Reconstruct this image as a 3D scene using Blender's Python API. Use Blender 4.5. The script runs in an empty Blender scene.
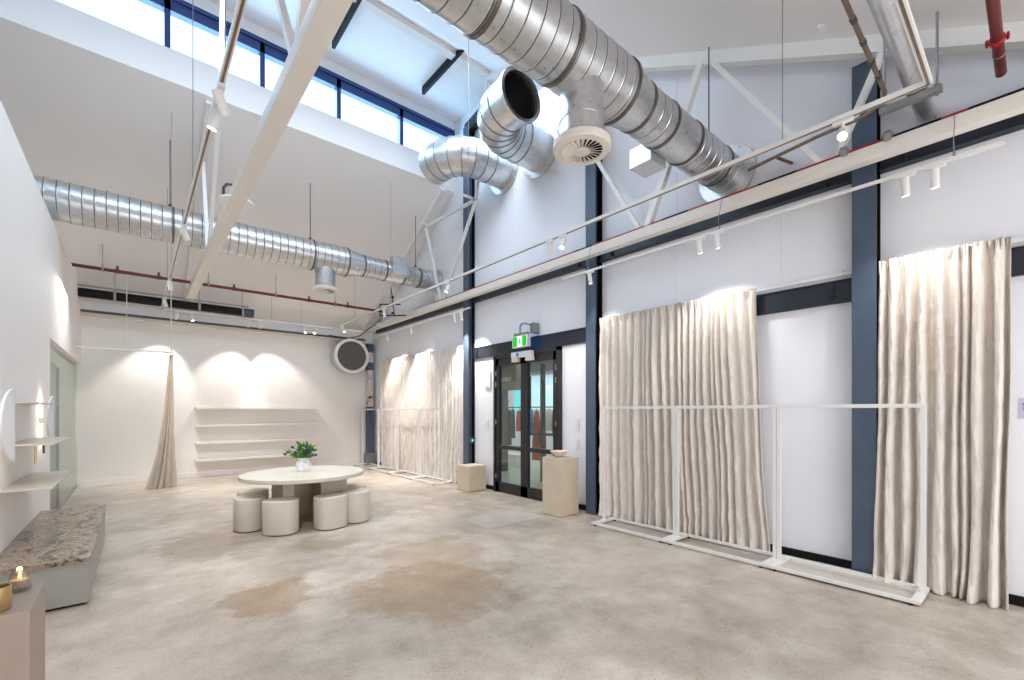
import bpy, bmesh, math, random
from mathutils import Vector, Matrix
from mathutils import noise as mnoise
random.seed(7)
PI = math.pi
S = bpy.context.scene
COL = S.collection

# ------------------------------------------------------------------ camera
CAM_H = 1.5
cam_data = bpy.data.cameras.new('camera')
cam = bpy.data.objects.new('camera', cam_data)
COL.objects.link(cam)
S.camera = cam
cam_data.sensor_fit = 'HORIZONTAL'
cam_data.sensor_width = 36.0
cam_data.lens = 36.0 * 446.0 / 1024.0
cam_data.shift_y = (411.0 - 340.0) / 1024.0
cam_data.clip_start = 0.05
cam.location = (0, 0, CAM_H)
cam.rotation_euler = (PI / 2, 0, -math.radians(40.2))

# ------------------------------------------------------------------ world, exposure, daylight, fill lamps
S.view_settings.view_transform = 'Standard'
S.view_settings.look = 'None'
S.view_settings.gamma = 1.0
S.view_settings.use_curve_mapping = False
S.view_settings.exposure = -0.36
S.cycles.max_bounces = 12
S.cycles.diffuse_bounces = 8
S.cycles.glossy_bounces = 4
S.cycles.transmission_bounces = 6
S.cycles.transparent_max_bounces = 8
S.cycles.caustics_reflective = False
S.cycles.caustics_refractive = False
S.cycles.sample_clamp_indirect = 6.0

world = bpy.data.worlds.new('sky')
S.world = world
world.use_nodes = True
wn = world.node_tree.nodes
bg = wn['Background']
bg.inputs['Color'].default_value = (0.80, 0.90, 1.0, 1)
bg.inputs['Strength'].default_value = 2.2


def lamp(name, kind, loc, aim, energy, color, **kw):
    d = bpy.data.lights.new(name, kind)
    d.energy = energy
    d.color = color
    for k, v in kw.items():
        setattr(d, k, v)
    o = bpy.data.objects.new(name, d)
    COL.objects.link(o)
    o.location = loc
    o.rotation_euler = Vector(aim).to_track_quat('-Z', 'Y').to_euler()
    return o


# daylight through the high clerestory (a cool north sky); the two lamps after it are added fill
lamp('clerestory_daylight', 'AREA', (1.0, 8.25, 7.05), (0, -1, 0.15), 290, (0.36, 0.68, 1.0), shape='RECTANGLE', size=8.4, size_y=0.62)
lamp('front_fill', 'AREA', (2.2, -3.3, 1.5), (0, 1, 0.35), 170, (1.0, 0.965, 0.93), shape='RECTANGLE', size=5.6, size_y=2.2)  # fill lamp added behind the camera, at the open end
lamp('roof_fill', 'AREA', (2.2, 5.7, 6.9), (0, 0, -1), 235, (0.74, 0.87, 1.0), shape='RECTANGLE', size=6.0, size_y=1.1)  # fill lamp added under the high ceiling, no skylight there


# ------------------------------------------------------------------ materials
def lin(c):
    out = []
    for v in c:
        v = v / 255.0
        out.append(v / 12.92 if v <= 0.04045 else ((v + 0.055) / 1.055) ** 2.4)
    return (out[0], out[1], out[2], 1)


class NT:
    def __init__(self, name):
        self.m = bpy.data.materials.new(name)
        self.m.use_nodes = True
        self.t = self.m.node_tree
        self.b = self.t.nodes['Principled BSDF']

    def n(self, typ, **kw):
        nd = self.t.nodes.new(typ)
        for k, v in kw.items():
            setattr(nd, k, v)
        return nd

    def l(self, a, b):
        self.t.links.new(a, b)

    def math(self, op, a, b=None):
        nd = self.n('ShaderNodeMath', operation=op)
        for i, v in enumerate((a, b)):
            if v is None:
                continue
            if isinstance(v, (int, float)):
                nd.inputs[i].default_value = v
            else:
                self.l(v, nd.inputs[i])
        return nd.outputs[0]

    def mix(self, fac, a, b):
        nd = self.n('ShaderNodeMix', data_type='RGBA')
        if isinstance(fac, (int, float)):
            nd.inputs[0].default_value = fac
        else:
            self.l(fac, nd.inputs[0])
        for i, v in ((6, a), (7, b)):
            if isinstance(v, tuple):
                nd.inputs[i].default_value = v
            else:
                self.l(v, nd.inputs[i])
        return nd.outputs[2]

    def coords(self, which='Object', scale=(1, 1, 1)):
        tc = self.n('ShaderNodeTexCoord')
        mp = self.n('ShaderNodeMapping')
        mp.inputs['Scale'].default_value = scale
        self.l(tc.outputs[which], mp.inputs['Vector'])
        return mp.outputs[0]

    def noise(self, vec, scale, detail=4, rough=0.55):
        nd = self.n('ShaderNodeTexNoise')
        nd.inputs['Scale'].default_value = scale
        nd.inputs['Detail'].default_value = detail
        nd.inputs['Roughness'].default_value = rough
        self.l(vec, nd.inputs['Vector'])
        return nd.outputs['Fac']

    def ramp(self, fac, stops):
        nd = self.n('ShaderNodeValToRGB')
        el = nd.color_ramp.elements
        el.remove(el[-1])
        el[0].position, el[0].color = stops[0]
        for p, c in stops[1:]:
            el.new(p).color = c
        self.l(fac, nd.inputs[0])
        return nd.outputs[0]

    def bump(self, h, strength=0.2, dist=0.01):
        nd = self.n('ShaderNodeBump')
        nd.inputs['Strength'].default_value = strength
        nd.inputs['Distance'].default_value = dist
        self.l(h, nd.inputs['Height'])
        self.l(nd.outputs[0], self.b.inputs['Normal'])


def plain(name, rgb, rough=0.6, metal=0.0, var=0.03, scale=6.0, spec=0.5, bump=0.0):
    k = NT(name)
    c = lin(rgb)
    v = k.coords()
    f = k.noise(v, scale)
    lo = tuple(x * (1 - var) for x in c[:3]) + (1,)
    hi = tuple(min(1, x * (1 + var)) for x in c[:3]) + (1,)
    k.l(k.ramp(f, [(0.3, lo), (0.7, hi)]), k.b.inputs['Base Color'])
    k.b.inputs['Roughness'].default_value = rough
    k.b.inputs['Metallic'].default_value = metal
    k.b.inputs['Specular IOR Level'].default_value = spec
    if bump:
        k.bump(k.noise(v, scale * 8), bump, 0.004)
    return k.m


def emit(name, rgb, strength):
    k = NT(name)
    c = lin(rgb)
    k.b.inputs['Base Color'].default_value = c
    k.b.inputs['Emission Color'].default_value = c
    k.b.inputs['Emission Strength'].default_value = strength
    return k.m


def galvanised(name, seam, axis, base=(190, 192, 194)):
    k = NT(name)
    v = k.coords()
    vo = k.n('ShaderNodeTexVoronoi')
    vo.inputs['Scale'].default_value = 22
    k.l(v, vo.inputs['Vector'])
    f = k.math('ADD', k.math('MULTIPLY', vo.outputs['Distance'], 0.6), k.math('MULTIPLY', k.noise(v, 7, 5), 0.6))
    c = lin(base)
    col = k.ramp(f, [(0.25, tuple(x * 0.88 for x in c[:3]) + (1,)), (0.75, tuple(min(1, x * 1.06) for x in c[:3]) + (1,))])
    if seam:
        sp = k.n('ShaderNodeSeparateXYZ')
        k.l(v, sp.inputs[0])
        fr = k.math('FRACT', k.math('DIVIDE', sp.outputs[axis], seam))
        ln = k.math('LESS_THAN', k.math('ABSOLUTE', k.math('SUBTRACT', fr, 0.5)), 0.032)
        col = k.mix(ln, col, lin((88, 88, 90)))
    k.l(col, k.b.inputs['Base Color'])
    k.b.inputs['Metallic'].default_value = 0.92
    k.l(k.math('ADD', k.math('MULTIPLY', f, 0.22), 0.20), k.b.inputs['Roughness'])
    k.bump(k.noise(v, 5, 2), 0.12, 0.02)
    return k.m


M = {}
M['wall'] = plain('white_wall_paint', (240, 237, 235), 0.75, var=0.012, scale=1.5, spec=0.2)
M['wall_cool'] = plain('cool_white_wall_paint', (234, 236, 243), 0.7, var=0.012, scale=1.5, spec=0.2)
M['ceil'] = plain('white_ceiling_lining', (242, 239, 238), 0.8, var=0.01, scale=1.2, spec=0.15)
M['white_metal'] = plain('white_powder_coat', (232, 231, 229), 0.42, var=0.01)
M['cream_metal'] = plain('cream_painted_steel', (226, 220, 212), 0.5, var=0.02)
M['navy'] = plain('navy_painted_steel', (72, 86, 105), 0.42, var=0.08, scale=9)
M['girt'] = plain('shaded_navy_rail_steel', (30, 37, 50), 0.42, var=0.08, scale=9)  # column navy darkened, shade on the rails put into the colour
M['window_navy'] = plain('window_navy_fringed', (40, 62, 118), 0.4, var=0.05)  # bluer navy, colour fringing of the bright windows put into it
M['black'] = plain('black_paint', (13, 13, 14), 0.6, var=0.1, spec=0.25)
M['black_metal'] = plain('black_powder_coat', (32, 32, 35), 0.38, var=0.05)
M['red_pipe'] = plain('red_pipe_paint', (98, 30, 24), 0.42, var=0.08)
M['red_bright'] = plain('bright_red_paint', (166, 22, 34), 0.4, var=0.06)
M['grey_metal'] = plain('grey_zinc', (150, 152, 154), 0.4, 0.7, var=0.06)
M['dark_steel'] = plain('dark_rod_steel', (84, 86, 90), 0.45, 0.6, var=0.06)
M['cable'] = plain('thin_cable_steel', (140, 142, 146), 0.5, 0.3, var=0.04)
M['bronze'] = plain('bronze_conduit', (128, 110, 96), 0.38, 0.75, var=0.1)
M['duct'] = galvanised('galvanised_spiral_duct', 0.125, 0, (206, 207, 208))
M['sheet'] = galvanised('galvanised_sheet', 0, 0, (212, 213, 214))
M['band'] = plain('duct_band_steel', (112, 106, 100), 0.4, 0.8, var=0.08)
M['diff'] = plain('diffuser_white_enamel', (224, 216, 208), 0.45, var=0.02)
M['stone'] = plain('beige_stone_plinth', (206, 192, 172), 0.6, var=0.06, scale=5, bump=0.05)
M['table'] = plain('pale_microcement', (214, 208, 196), 0.5, var=0.05, scale=9, bump=0.04)
M['table_base'] = plain('putty_table_base', (196, 184, 166), 0.6, var=0.04, scale=6)
M['stool'] = plain('cream_upholstered_stool', (212, 207, 195), 0.65, var=0.03, scale=14, bump=0.05)
M['sage'] = plain('pale_sage_panel', (158, 157, 150), 0.5, var=0.02, scale=4)
M['shelf'] = plain('white_shelf_laminate', (234, 230, 224), 0.45, var=0.01)
M['taupe_shelf'] = plain('taupe_shelf_metal', (206, 198, 188), 0.4, var=0.02)
M['sconce'] = plain('white_plaster_sconce', (228, 228, 230), 0.7, var=0.02, scale=30, bump=0.08)
M['vase'] = plain('white_glazed_ceramic', (232, 236, 242), 0.3, var=0.03, scale=30)
M['leaf'] = plain('green_leaf', (84, 138, 44), 0.5, var=0.35, scale=30)
M['leaf_dark'] = plain('dark_green_leaf', (44, 94, 34), 0.5, var=0.3, scale=30)
M['petal_dark'] = plain('navy_flower', (42, 40, 84), 0.6, var=0.2, scale=60)
M['petal_light'] = plain('lilac_flower', (206, 192, 236), 0.6, var=0.1, scale=60)
M['bowl'] = plain('blush_ceramic', (236, 206, 196), 0.35, var=0.06, scale=25)
M['gold'] = plain('gold_brushed_brass', (206, 176, 122), 0.32, 0.85, var=0.05)
M['wax'] = plain('cream_candle_wax', (240, 214, 196), 0.5, var=0.02)
M['plinth_blush'] = plain('blush_cream_plinth', (160, 144, 132), 0.55, var=0.02, scale=4)
M['switch'] = plain('white_plastic', (226, 228, 236), 0.4, var=0.01)
M['label_paper'] = plain('lilac_label_paper', (196, 192, 214), 0.7, var=0.01)
M['ink'] = plain('dark_ink', (50, 44, 58), 0.7, var=0.02)
M['lens'] = emit('warm_lamp_lens', (255, 244, 226), 14)
M['flame'] = emit('candle_flame', (255, 206, 120), 12)
M['exit_white'] = emit('exit_sign_white', (238, 250, 246), 1.0)
M['exit_green'] = emit('exit_sign_green', (8, 172, 10), 1.0)
M['rubber'] = plain('black_rubber', (20, 20, 20), 0.7, var=0.05)


def linen(name, rgb):
    k = NT(name)
    c = lin(rgb)
    v = k.coords()
    v2 = k.coords(scale=(1, 1, 0.35))
    crease = k.noise(v2, 26, 5, 0.6)
    weave = k.noise(k.coords(scale=(1, 1, 0.1)), 160, 2)
    f = k.math('ADD', k.math('MULTIPLY', k.noise(v, 9, 3), 0.7), k.math('MULTIPLY', weave, 0.3))
    k.l(k.ramp(f, [(0.3, tuple(x * 0.94 for x in c[:3]) + (1,)), (0.7, tuple(min(1, x * 1.04) for x in c[:3]) + (1,))]), k.b.inputs['Base Color'])
    k.b.inputs['Roughness'].default_value = 0.9
    k.b.inputs['Specular IOR Level'].default_value = 0.1
    k.b.inputs['Sheen Weight'].default_value = 0.15
    k.bump(k.math('ADD', crease, k.math('MULTIPLY', k.noise(v, 14, 4), 0.8)), 0.8, 0.025)
    return k.m


M['linen'] = linen('natural_linen', (231, 224, 217))
M['linen_taupe'] = linen('taupe_linen', (196, 183, 170))


def make_floor():
    k = NT('polished_concrete')
    v = k.coords()
    big = k.noise(v, 0.55, 5, 0.6)
    mid = k.noise(v, 3.2, 6, 0.65)
    f = k.math('ADD', k.math('MULTIPLY', big, 0.55), k.math('MULTIPLY', mid, 0.45))
    col = k.ramp(f, [(0.36, lin((154, 141, 128))), (0.5, lin((190, 178, 166))), (0.62, lin((211, 202, 191)))])
    sp = k.n('ShaderNodeSeparateXYZ')
    k.l(v, sp.inputs[0])
    wob = k.math('MULTIPLY', k.math('SUBTRACT', k.noise(v, 2.6, 5, 0.65), 0.5), 2.2)

    def blob(cx, cy, rx, ry, edge):
        dx = k.math('DIVIDE', k.math('SUBTRACT', sp.outputs[0], cx), rx)
        dy = k.math('DIVIDE', k.math('SUBTRACT', sp.outputs[1], cy), ry)
        d = k.math('SQRT', k.math('ADD', k.math('MULTIPLY', dx, dx), k.math('MULTIPLY', dy, dy)))
        d = k.math('ADD', d, wob)
        mr = k.n('ShaderNodeMapRange')
        mr.inputs['From Min'].default_value = 1.0 + edge
        mr.inputs['From Max'].default_value = 1.0 - edge
        k.l(d, mr.inputs['Value'])
        return mr.outputs[0]

    # worn, stained patches in the slab: brown aggregate showing through; last one just darker
    for cx, cy, rx, ry, e, a, rgb in ((1.95, 3.35, 0.62, 0.62, 0.22, 0.62, (150, 122, 88)), (2.45, 4.1, 0.55, 0.60, 0.3, 0.5, (156, 130, 98)),
                                      (0.83, 4.02, 0.34, 0.36, 0.18, 0.68, (140, 114, 82)), (1.55, 5.15, 0.30, 0.20, 0.3, 0.45, (150, 128, 102)),
                                      (0.62, 6.05, 0.50, 0.55, 0.2, 0.6, (140, 120, 100)), (3.35, 4.9, 0.7, 0.5, 0.5, 0.35, (150, 134, 116)),
                                      (3.7, 3.0, 0.6, 0.8, 0.6, 0.25, (160, 144, 126)), (-0.1, 2.9, 0.7, 1.6, 0.6, 0.35, (150, 138, 126))):
        col = k.mix(k.math('MULTIPLY', blob(cx, cy, rx, ry, e), a), col, lin(rgb))

    # pale re-poured rectangles near the doors
    def rect(x0, x1, y0, y1):
        a = k.math('MULTIPLY', k.math('GREATER_THAN', sp.outputs[0], x0), k.math('LESS_THAN', sp.outputs[0], x1))
        b = k.math('MULTIPLY', k.math('GREATER_THAN', sp.outputs[1], y0), k.math('LESS_THAN', sp.outputs[1], y1))
        return k.math('MULTIPLY', a, b)
    col = k.mix(k.math('MULTIPLY', rect(3.45, 4.45, 4.55, 5.15), 0.5), col, lin((204, 200, 192)))
    col = k.mix(k.math('MULTIPLY', rect(2.75, 3.55, 4.9, 5.6), 0.28), col, lin((200, 190, 176)))
    col = k.mix(k.math('MULTIPLY', rect(2.9, 4.5, 6.2, 8.0), 0.22), col, lin((150, 140, 128)))
    # saw-cut joint lines
    for ax, p in ((1, 7.55),):
        ln = k.math('LESS_THAN', k.math('ABSOLUTE', k.math('SUBTRACT', sp.outputs[ax], p)), 0.004)
        col = k.mix(k.math('MULTIPLY', ln, 0.6), col, lin((120, 108, 96)))
    # aggregate flecks
    for sc, th, rgb, a in ((38, 0.24, (128, 112, 96), 0.28), (52, 0.22, (230, 224, 214), 0.25), (17, 0.10, (96, 82, 68), 0.5), (29, 0.16, (168, 134, 96), 0.28)):
        vo = k.n('ShaderNodeTexVoronoi')
        vo.inputs['Scale'].default_value = sc
        vo.inputs['Randomness'].default_value = 1.0
        k.l(v, vo.inputs['Vector'])
        col = k.mix(k.math('MULTIPLY', k.math('LESS_THAN', vo.outputs['Distance'], th), a), col, lin(rgb))
    k.l(col, k.b.inputs['Base Color'])
    k.l(k.math('ADD', k.math('MULTIPLY', k.noise(v, 1.7, 1), 0.14), 0.285), k.b.inputs['Roughness'])
    k.b.inputs['Specular IOR Level'].default_value = 0.5
    k.bump(k.noise(v, 30, 4), 0.05, 0.004)
    return k.m


M['floor'] = make_floor()


def make_marble():
    k = NT('brown_veined_marble')
    v = k.coords(scale=(1, 0.45, 1))
    d = k.n('ShaderNodeTexNoise')
    d.inputs['Scale'].default_value = 7.5
    d.inputs['Detail'].default_value = 8
    d.inputs['Roughness'].default_value = 0.68
    d.inputs['Distortion'].default_value = 0.8
    k.l(v, d.inputs['Vector'])
    col = k.ramp(d.outputs['Fac'], [(0.34, lin((40, 34, 31))), (0.41, lin((92, 80, 72))), (0.46, lin((164, 150, 136))), (0.50, lin((140, 110, 84))), (0.54, lin((182, 170, 156))), (0.58, lin((88, 76, 68))), (0.64, lin((128, 112, 100))), (0.70, lin((46, 40, 37)))])
    k.l(col, k.b.inputs['Base Color'])
    k.b.inputs['Roughness'].default_value = 0.24
    k.b.inputs['Specular IOR Level'].default_value = 0.3
    return k.m


M['marble'] = make_marble()


def make_glass(name, tint, mixf, rough=0.02):
    k = NT(name)
    t = k.n('ShaderNodeBsdfTransparent')
    t.inputs[0].default_value = lin(tint)
    g = k.n('ShaderNodeBsdfGlossy')
    g.inputs['Roughness'].default_value = rough
    g.inputs['Color'].default_value = (0.95, 1, 0.97, 1)
    mx = k.n('ShaderNodeMixShader')
    mx.inputs[0].default_value = mixf
    k.l(t.outputs[0], mx.inputs[1])
    k.l(g.outputs[0], mx.inputs[2])
    k.l(mx.outputs[0], k.t.nodes['Material Output'].inputs[0])
    return k.m


M['glass'] = make_glass('clear_window_glass', (246, 250, 252), 0.06)
M['glass_green'] = make_glass('green_tint_glass', (240, 243, 240), 0.2)
M['door_glass'] = make_glass('door_glass', (244, 248, 246), 0.08)
M['jar_glass'] = make_glass('candle_jar_glass', (232, 226, 220), 0.22)


# ------------------------------------------------------------------ mesh helpers
class MB:
    def __init__(self):
        self.bm = bmesh.new()

    def box(self, x0, x1, y0, y1, z0, z1, bevel=0.0, rot=None, piv=None):
        r = bmesh.ops.create_cube(self.bm, size=1.0)
        vs = r['verts']
        for v in vs:
            v.co = Vector(((x0 + x1) / 2 + v.co.x * (x1 - x0), (y0 + y1) / 2 + v.co.y * (y1 - y0), (z0 + z1) / 2 + v.co.z * (z1 - z0)))
        if rot is not None:
            c = Vector(piv) if piv is not None else Vector(((x0 + x1) / 2, (y0 + y1) / 2, (z0 + z1) / 2))
            for v in vs:
                v.co = c + rot @ (v.co - c)
        if bevel:
            es = list({e for v in vs for e in v.link_edges})
            bmesh.ops.bevel(self.bm, geom=es, offset=bevel, segments=2, affect='EDGES', profile=0.7)
        return self

    def bar(self, p, q, w, h, up=(0, 0, 1), bevel=0.0):
        """rectangular bar from p to q, w across and h along up"""
        p, q = Vector(p), Vector(q)
        d = (q - p).normalized()
        u = Vector(up)
        s = d.cross(u).normalized()
        u = s.cross(d).normalized()
        vs = []
        for c in (p, q):
            for a, b in ((-1, -1), (1, -1), (1, 1), (-1, 1)):
                vs.append(self.bm.verts.new(c + s * (a * w / 2) + u * (b * h / 2)))
        f = [(0, 3, 2, 1), (4, 5, 6, 7), (0, 1, 5, 4), (1, 2, 6, 5), (2, 3, 7, 6), (3, 0, 4, 7)]
        fs = [self.bm.faces.new([vs[i] for i in t]) for t in f]
        if bevel:
            bmesh.ops.bevel(self.bm, geom=list({e for f_ in fs for e in f_.edges}), offset=bevel, segments=1, affect='EDGES')
        return self

    def rings(self, rows, close0=True, close1=True):
        """loft closed rings of points"""
        prev = None
        first = None
        for row in rows:
            cur = [self.bm.verts.new(Vector(c)) for c in row]
            if prev:
                n = len(cur)
                for i in range(n):
                    self.bm.faces.new((prev[i], prev[(i + 1) % n], cur[(i + 1) % n], cur[i]))
            else:
                first = cur
            prev = cur
        if close0:
            self.bm.faces.new(list(reversed(first)))
        if close1:
            self.bm.faces.new(prev)
        return self

    def sweep(self, pts, rad, seg=12, caps=True):
        pts = [Vector(p) for p in pts]
        if isinstance(rad, (int, float)):
            rad = [rad] * len(pts)
        t0 = (pts[1] - pts[0]).normalized()
        a = Vector((0, 0, 1)) if abs(t0.z) < 0.9 else Vector((1, 0, 0))
        n = t0.cross(a).normalized()
        rows = []
        for i, p in enumerate(pts):
            din = (pts[i] - pts[i - 1]).normalized() if i else t0
            dout = (pts[i + 1] - pts[i]).normalized() if i < len(pts) - 1 else din
            t = (din + dout)
            t = t.normalized() if t.length > 1e-6 else din
            n = (n - t * n.dot(t)).normalized()
            b = t.cross(n)
            # mitre stretch
            cosv = max(0.3, t.dot(din))
            bend = (dout - din)
            bend = bend.normalized() if bend.length > 1e-5 else None
            row = []
            for j in range(seg):
                an = 2 * PI * j / seg
                o = n * math.cos(an) + b * math.sin(an)
                if bend is not None:
                    o = o + bend * (o.dot(bend)) * (1 / cosv - 1)
                row.append(p + o * rad[i])
            rows.append(row)
        return self.rings(rows, caps, caps)

    def tube(self, p, q, r, seg=10, r2=None):
        return self.sweep([p, q], [r, r if r2 is None else r2], seg)

    def lathe(self, prof, origin=(0, 0, 0), axis=(0, 0, 1), seg=32, close0=True, close1=True):
        ax = Vector(axis).normalized()
        a = Vector((1, 0, 0)) if abs(ax.x) < 0.9 else Vector((0, 1, 0))
        u = ax.cross(a).normalized()
        w = ax.cross(u)
        o = Vector(origin)
        rows = [[o + ax * h + (u * math.cos(2 * PI * j / seg) + w * math.sin(2 * PI * j / seg)) * max(r, 1e-4) for j in range(seg)] for r, h in prof]
        return self.rings(rows, close0, close1)

    def quad(self, a, b, c, d):
        self.bm.faces.new([self.bm.verts.new(Vector(p)) for p in (a, b, c, d)])
        return self

    def prism(self, poly, axis, a0, a1):
        """extrude a 2-D polygon along axis 'x' / 'y' / 'z'"""
        def P(p, h):
            return {'x': (h, p[0], p[1]), 'y': (p[0], h, p[1]), 'z': (p[0], p[1], h)}[axis]
        return self.rings([[P(p, a0) for p in poly], [P(p, a1) for p in poly]])

    def build(self, name, mat, parent=None, smooth=30, off=None):
        bm = self.bm
        bmesh.ops.recalc_face_normals(bm, faces=bm.faces)
        me = bpy.data.meshes.new(name)
        if parent is not None and off is None:
            off = parent.get('_base')
            if off is None and parent.parent is not None:
                off = parent.parent.get('_base')
        if off is not None:
            bmesh.ops.translate(bm, verts=bm.verts, vec=-Vector(off))
        bm.to_mesh(me)
        bm.free()
        me.materials.append(M[mat] if isinstance(mat, str) else mat)
        if smooth:
            for p in me.polygons:
                p.use_smooth = True
            me.set_sharp_from_angle(angle=math.radians(smooth))
        o = bpy.data.objects.new(name, me)
        COL.objects.link(o)
        if parent is not None:
            o.parent = parent
        return o


def tag(o, label, cat, group=None, kind=None):
    o['label'] = label
    o['category'] = cat
    if group:
        o['group'] = group
    if kind:
        o['kind'] = kind
    return o


def thing(name, label, cat, base, group=None):
    o = bpy.data.objects.new(name, None)
    o.empty_display_size = 0.1
    COL.objects.link(o)
    o.location = base
    o['_base'] = list(base)
    return tag(o, label, cat, group)


def structure(o):
    o['kind'] = 'structure'
    return o


def copy_tree(o, parent=None):
    c = o.copy()
    COL.objects.link(c)
    c.parent = parent
    for ch in list(o.children):
        copy_tree(ch, c)
    return c


# ------------------------------------------------------------------ room shell
XR, XL, YB, YC = 5.21, -0.82, 12.37, 8.0      # right wall, left partition, back wall, clerestory
YF = -3.5


def roof_front(y):
    return 5.08 + 0.525 * (y - 1.587)


Z_FLAT = roof_front(6.43)


def roof_back(y):
    return 6.20 - 0.555 * (y - YC)


structure(MB().box(-4.6, XR + 0.2, YF, YB + 0.4, -0.12, 0.0).build('floor', 'floor', smooth=0))
# right wall, one long painted wall with a doorway
DY0, DY1, DZ = 4.92, 6.60, 2.53
m = MB()
poly_top = [(YF, roof_front(YF)), (6.43, Z_FLAT), (YC, Z_FLAT), (YC, roof_back(YC)), (YB + 0.3, roof_back(YB + 0.3))]
m.prism([(YF, 0), (DY0, 0), (DY0, DZ)] + [(DY1, DZ), (DY1, 0), (YB + 0.3, 0)] + list(reversed(poly_top)), 'x', XR, XR + 0.07)
structure(m.build('wall_right', 'wall_cool', smooth=0))
# left partition
m = MB()
m.box(XL - 0.14, XL, YF, 8.06, 0, 3.98)
m.box(XL - 0.14, XL, 8.06, YB, 2.425, 3.98)
structure(m.build('wall_left', 'wall', smooth=0))
structure(MB().box(-4.6, XR, YB, YB + 0.2, 0, roof_back(YB) + 0.05).build('wall_back', 'wall', smooth=0))
structure(MB().box(-4.8, -4.6, YF, YB + 0.2, 0, 8).build('wall_outer', 'wall', smooth=0))
# ceilings: front slope, flat strip, low strip wall under the clerestory, back slope
m = MB()
t = 0.16
m.prism([(YF, roof_front(YF)), (6.43, Z_FLAT), (YC + 0.25, Z_FLAT), (YC + 0.25, Z_FLAT + t), (6.43, Z_FLAT + t), (YF, roof_front(YF) + t)], 'x', -4.8, XR)
structure(m.build('ceiling', 'ceil', smooth=0))
m = MB()
m.prism([(YC, roof_back(YC)), (YB + 0.2, roof_back(YB + 0.2)), (YB + 0.2, roof_back(YB + 0.2) + t), (YC + 0.2, roof_back(YC) + t)], 'x', -4.8, XR)
structure(m.build('ceiling_low', 'ceil', smooth=0))
SILL, HEAD = 6.67, 7.37
m = MB()
m.box(-4.8, XR, YC, YC + 0.2, roof_back(YC), SILL)
m.box(-4.8, XR, YC, YC + 0.2, HEAD, Z_FLAT)
structure(m.build('wall_clerestory', 'ceil', smooth=0))
# clerestory windows: one per bay between mullions
mull = [-4.6, -3.25, -2.05, -0.85, 0.35, 1.55, 2.75, 3.95, 5.15]
for i in range(len(mull) - 1):
    a, b = mull[i], mull[i + 1]
    w = bpy.data.objects.new('window_%d' % (i + 1), None)
    COL.objects.link(w)
    w.location = (a, YC, SILL)
    w['_base'] = [a, YC, SILL]
    w['kind'] = 'structure'
    f = MB()
    f.box(a - 0.035, a + 0.035, YC - 0.01, YC + 0.10, SILL, HEAD)
    f.box(b - 0.034, b + 0.034, YC - 0.008, YC + 0.10, SILL, HEAD)
    f.box(a, b, YC - 0.01, YC + 0.10, HEAD - 0.16, HEAD)
    f.box(a, b, YC - 0.035, YC + 0.05, HEAD - 0.01, HEAD + 0.05)
    f.box(a, b, YC + 0.06, YC + 0.10, SILL, SILL + 0.012)
    f.build('window_frame', 'window_navy', w, smooth=0)
    MB().box(a + 0.03, b - 0.03, YC + 0.05, YC + 0.056, SILL + 0.03, HEAD - 0.15).build('window_pane', 'glass', w, smooth=0)
# skirtings
m = MB()
for y0, y1 in ((YF, DY0 - 0.02), (DY1 + 0.02, YB)):
    m.box(XR - 0.022, XR, y0, y1, 0.0, 0.075)
structure(m.build('baseboard_right', 'black', smooth=0))
structure(MB().box(XL, XR - 0.5, YB - 0.015, YB, 0.0, 0.10).build('baseboard_back', 'wall', smooth=0))
# vertical sheet joints on the right wall
m = MB()
for y in (1.75, 2.95, 5.35, 6.1, 8.9, 10.1):
    m.box(XR - 0.004, XR, y - 0.006, y + 0.006, 2.78 if y < 7 else 2.8, min(roof_front(y), 7.0) - 0.1 if y < 8 else roof_back(y) - 0.1)
structure(m.build('trim_1', 'wall_cool', smooth=0))
# ledge beams along the top of the back wall
m = MB()
m.box(XL, 4.95, YB - 0.20, YB - 0.06, 3.40, 3.47)
structure(m.build('trim_2', 'cream_metal', smooth=0))
m = MB()
m.box(XL, 4.9, YB - 0.235, YB - 0.20, 3.455, 3.50)
m.tube((XL, YB - 0.15, 3.49), (4.9, YB - 0.15, 3.49), 0.02)
structure(m.build('trim_3', 'dark_steel', smooth=0))
m = MB()
m.box(XL, 4.7, 11.73, 11.80, 3.60, 3.66)
structure(m.build('trim_4', 'cream_metal', smooth=0))

# ------------------------------------------------------------------ steel columns and rails of the right wall
def i_column(cy, z1, label):
    t_ = thing('steel_column', label, 'steel column', (5.13, cy, 0), 'navy steel columns of the right wall')
    m = MB()
    m.box(5.05, 5.062, cy - 0.09, cy + 0.09, 0, z1)
    m.build('front_flange', 'navy', t_, smooth=0)
    m = MB()
    m.box(5.062, 5.208, cy - 0.006, cy + 0.006, 0, z1)
    m.build('web', 'navy', t_, smooth=0)
    MB().box(5.196, 5.209, cy - 0.09, cy + 0.09, 0, z1).build('rear_flange', 'black', t_, smooth=0)
    return t_


i_column(1.03, roof_front(1.03) - 0.12, 'navy steel column between the near linen curtain and the white panel bay')
i_column(4.21, roof_front(4.21) - 0.12, 'navy steel column just right of the black glazed doors')
i_column(7.41, 7.2, 'navy steel column left of the doors behind the low stone cube')
t_ = thing('steel_column', 'patched navy and peeling white column in the far corner by the curtains', 'steel column', (5.05, 12.2, 0), 'navy steel columns of the right wall')
MB().box(4.98, 5.14, 12.12, 12.30, 0.32, 1.62).build('lower_casing', 'navy', t_, smooth=0)
MB().box(4.94, 5.19, 12.06, 12.34, 0.0, 0.32, 0.004).build('base_box', 'grey_metal', t_, smooth=0)
k = NT('peeling_white_paint')
v = k.coords()
k.l(k.ramp(k.noise(v, 7, 6, 0.7), [(0.40, lin((96, 74, 54))), (0.46, lin((206, 202, 196))), (0.9, lin((222, 218, 212)))]), k.b.inputs['Base Color'])
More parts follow.
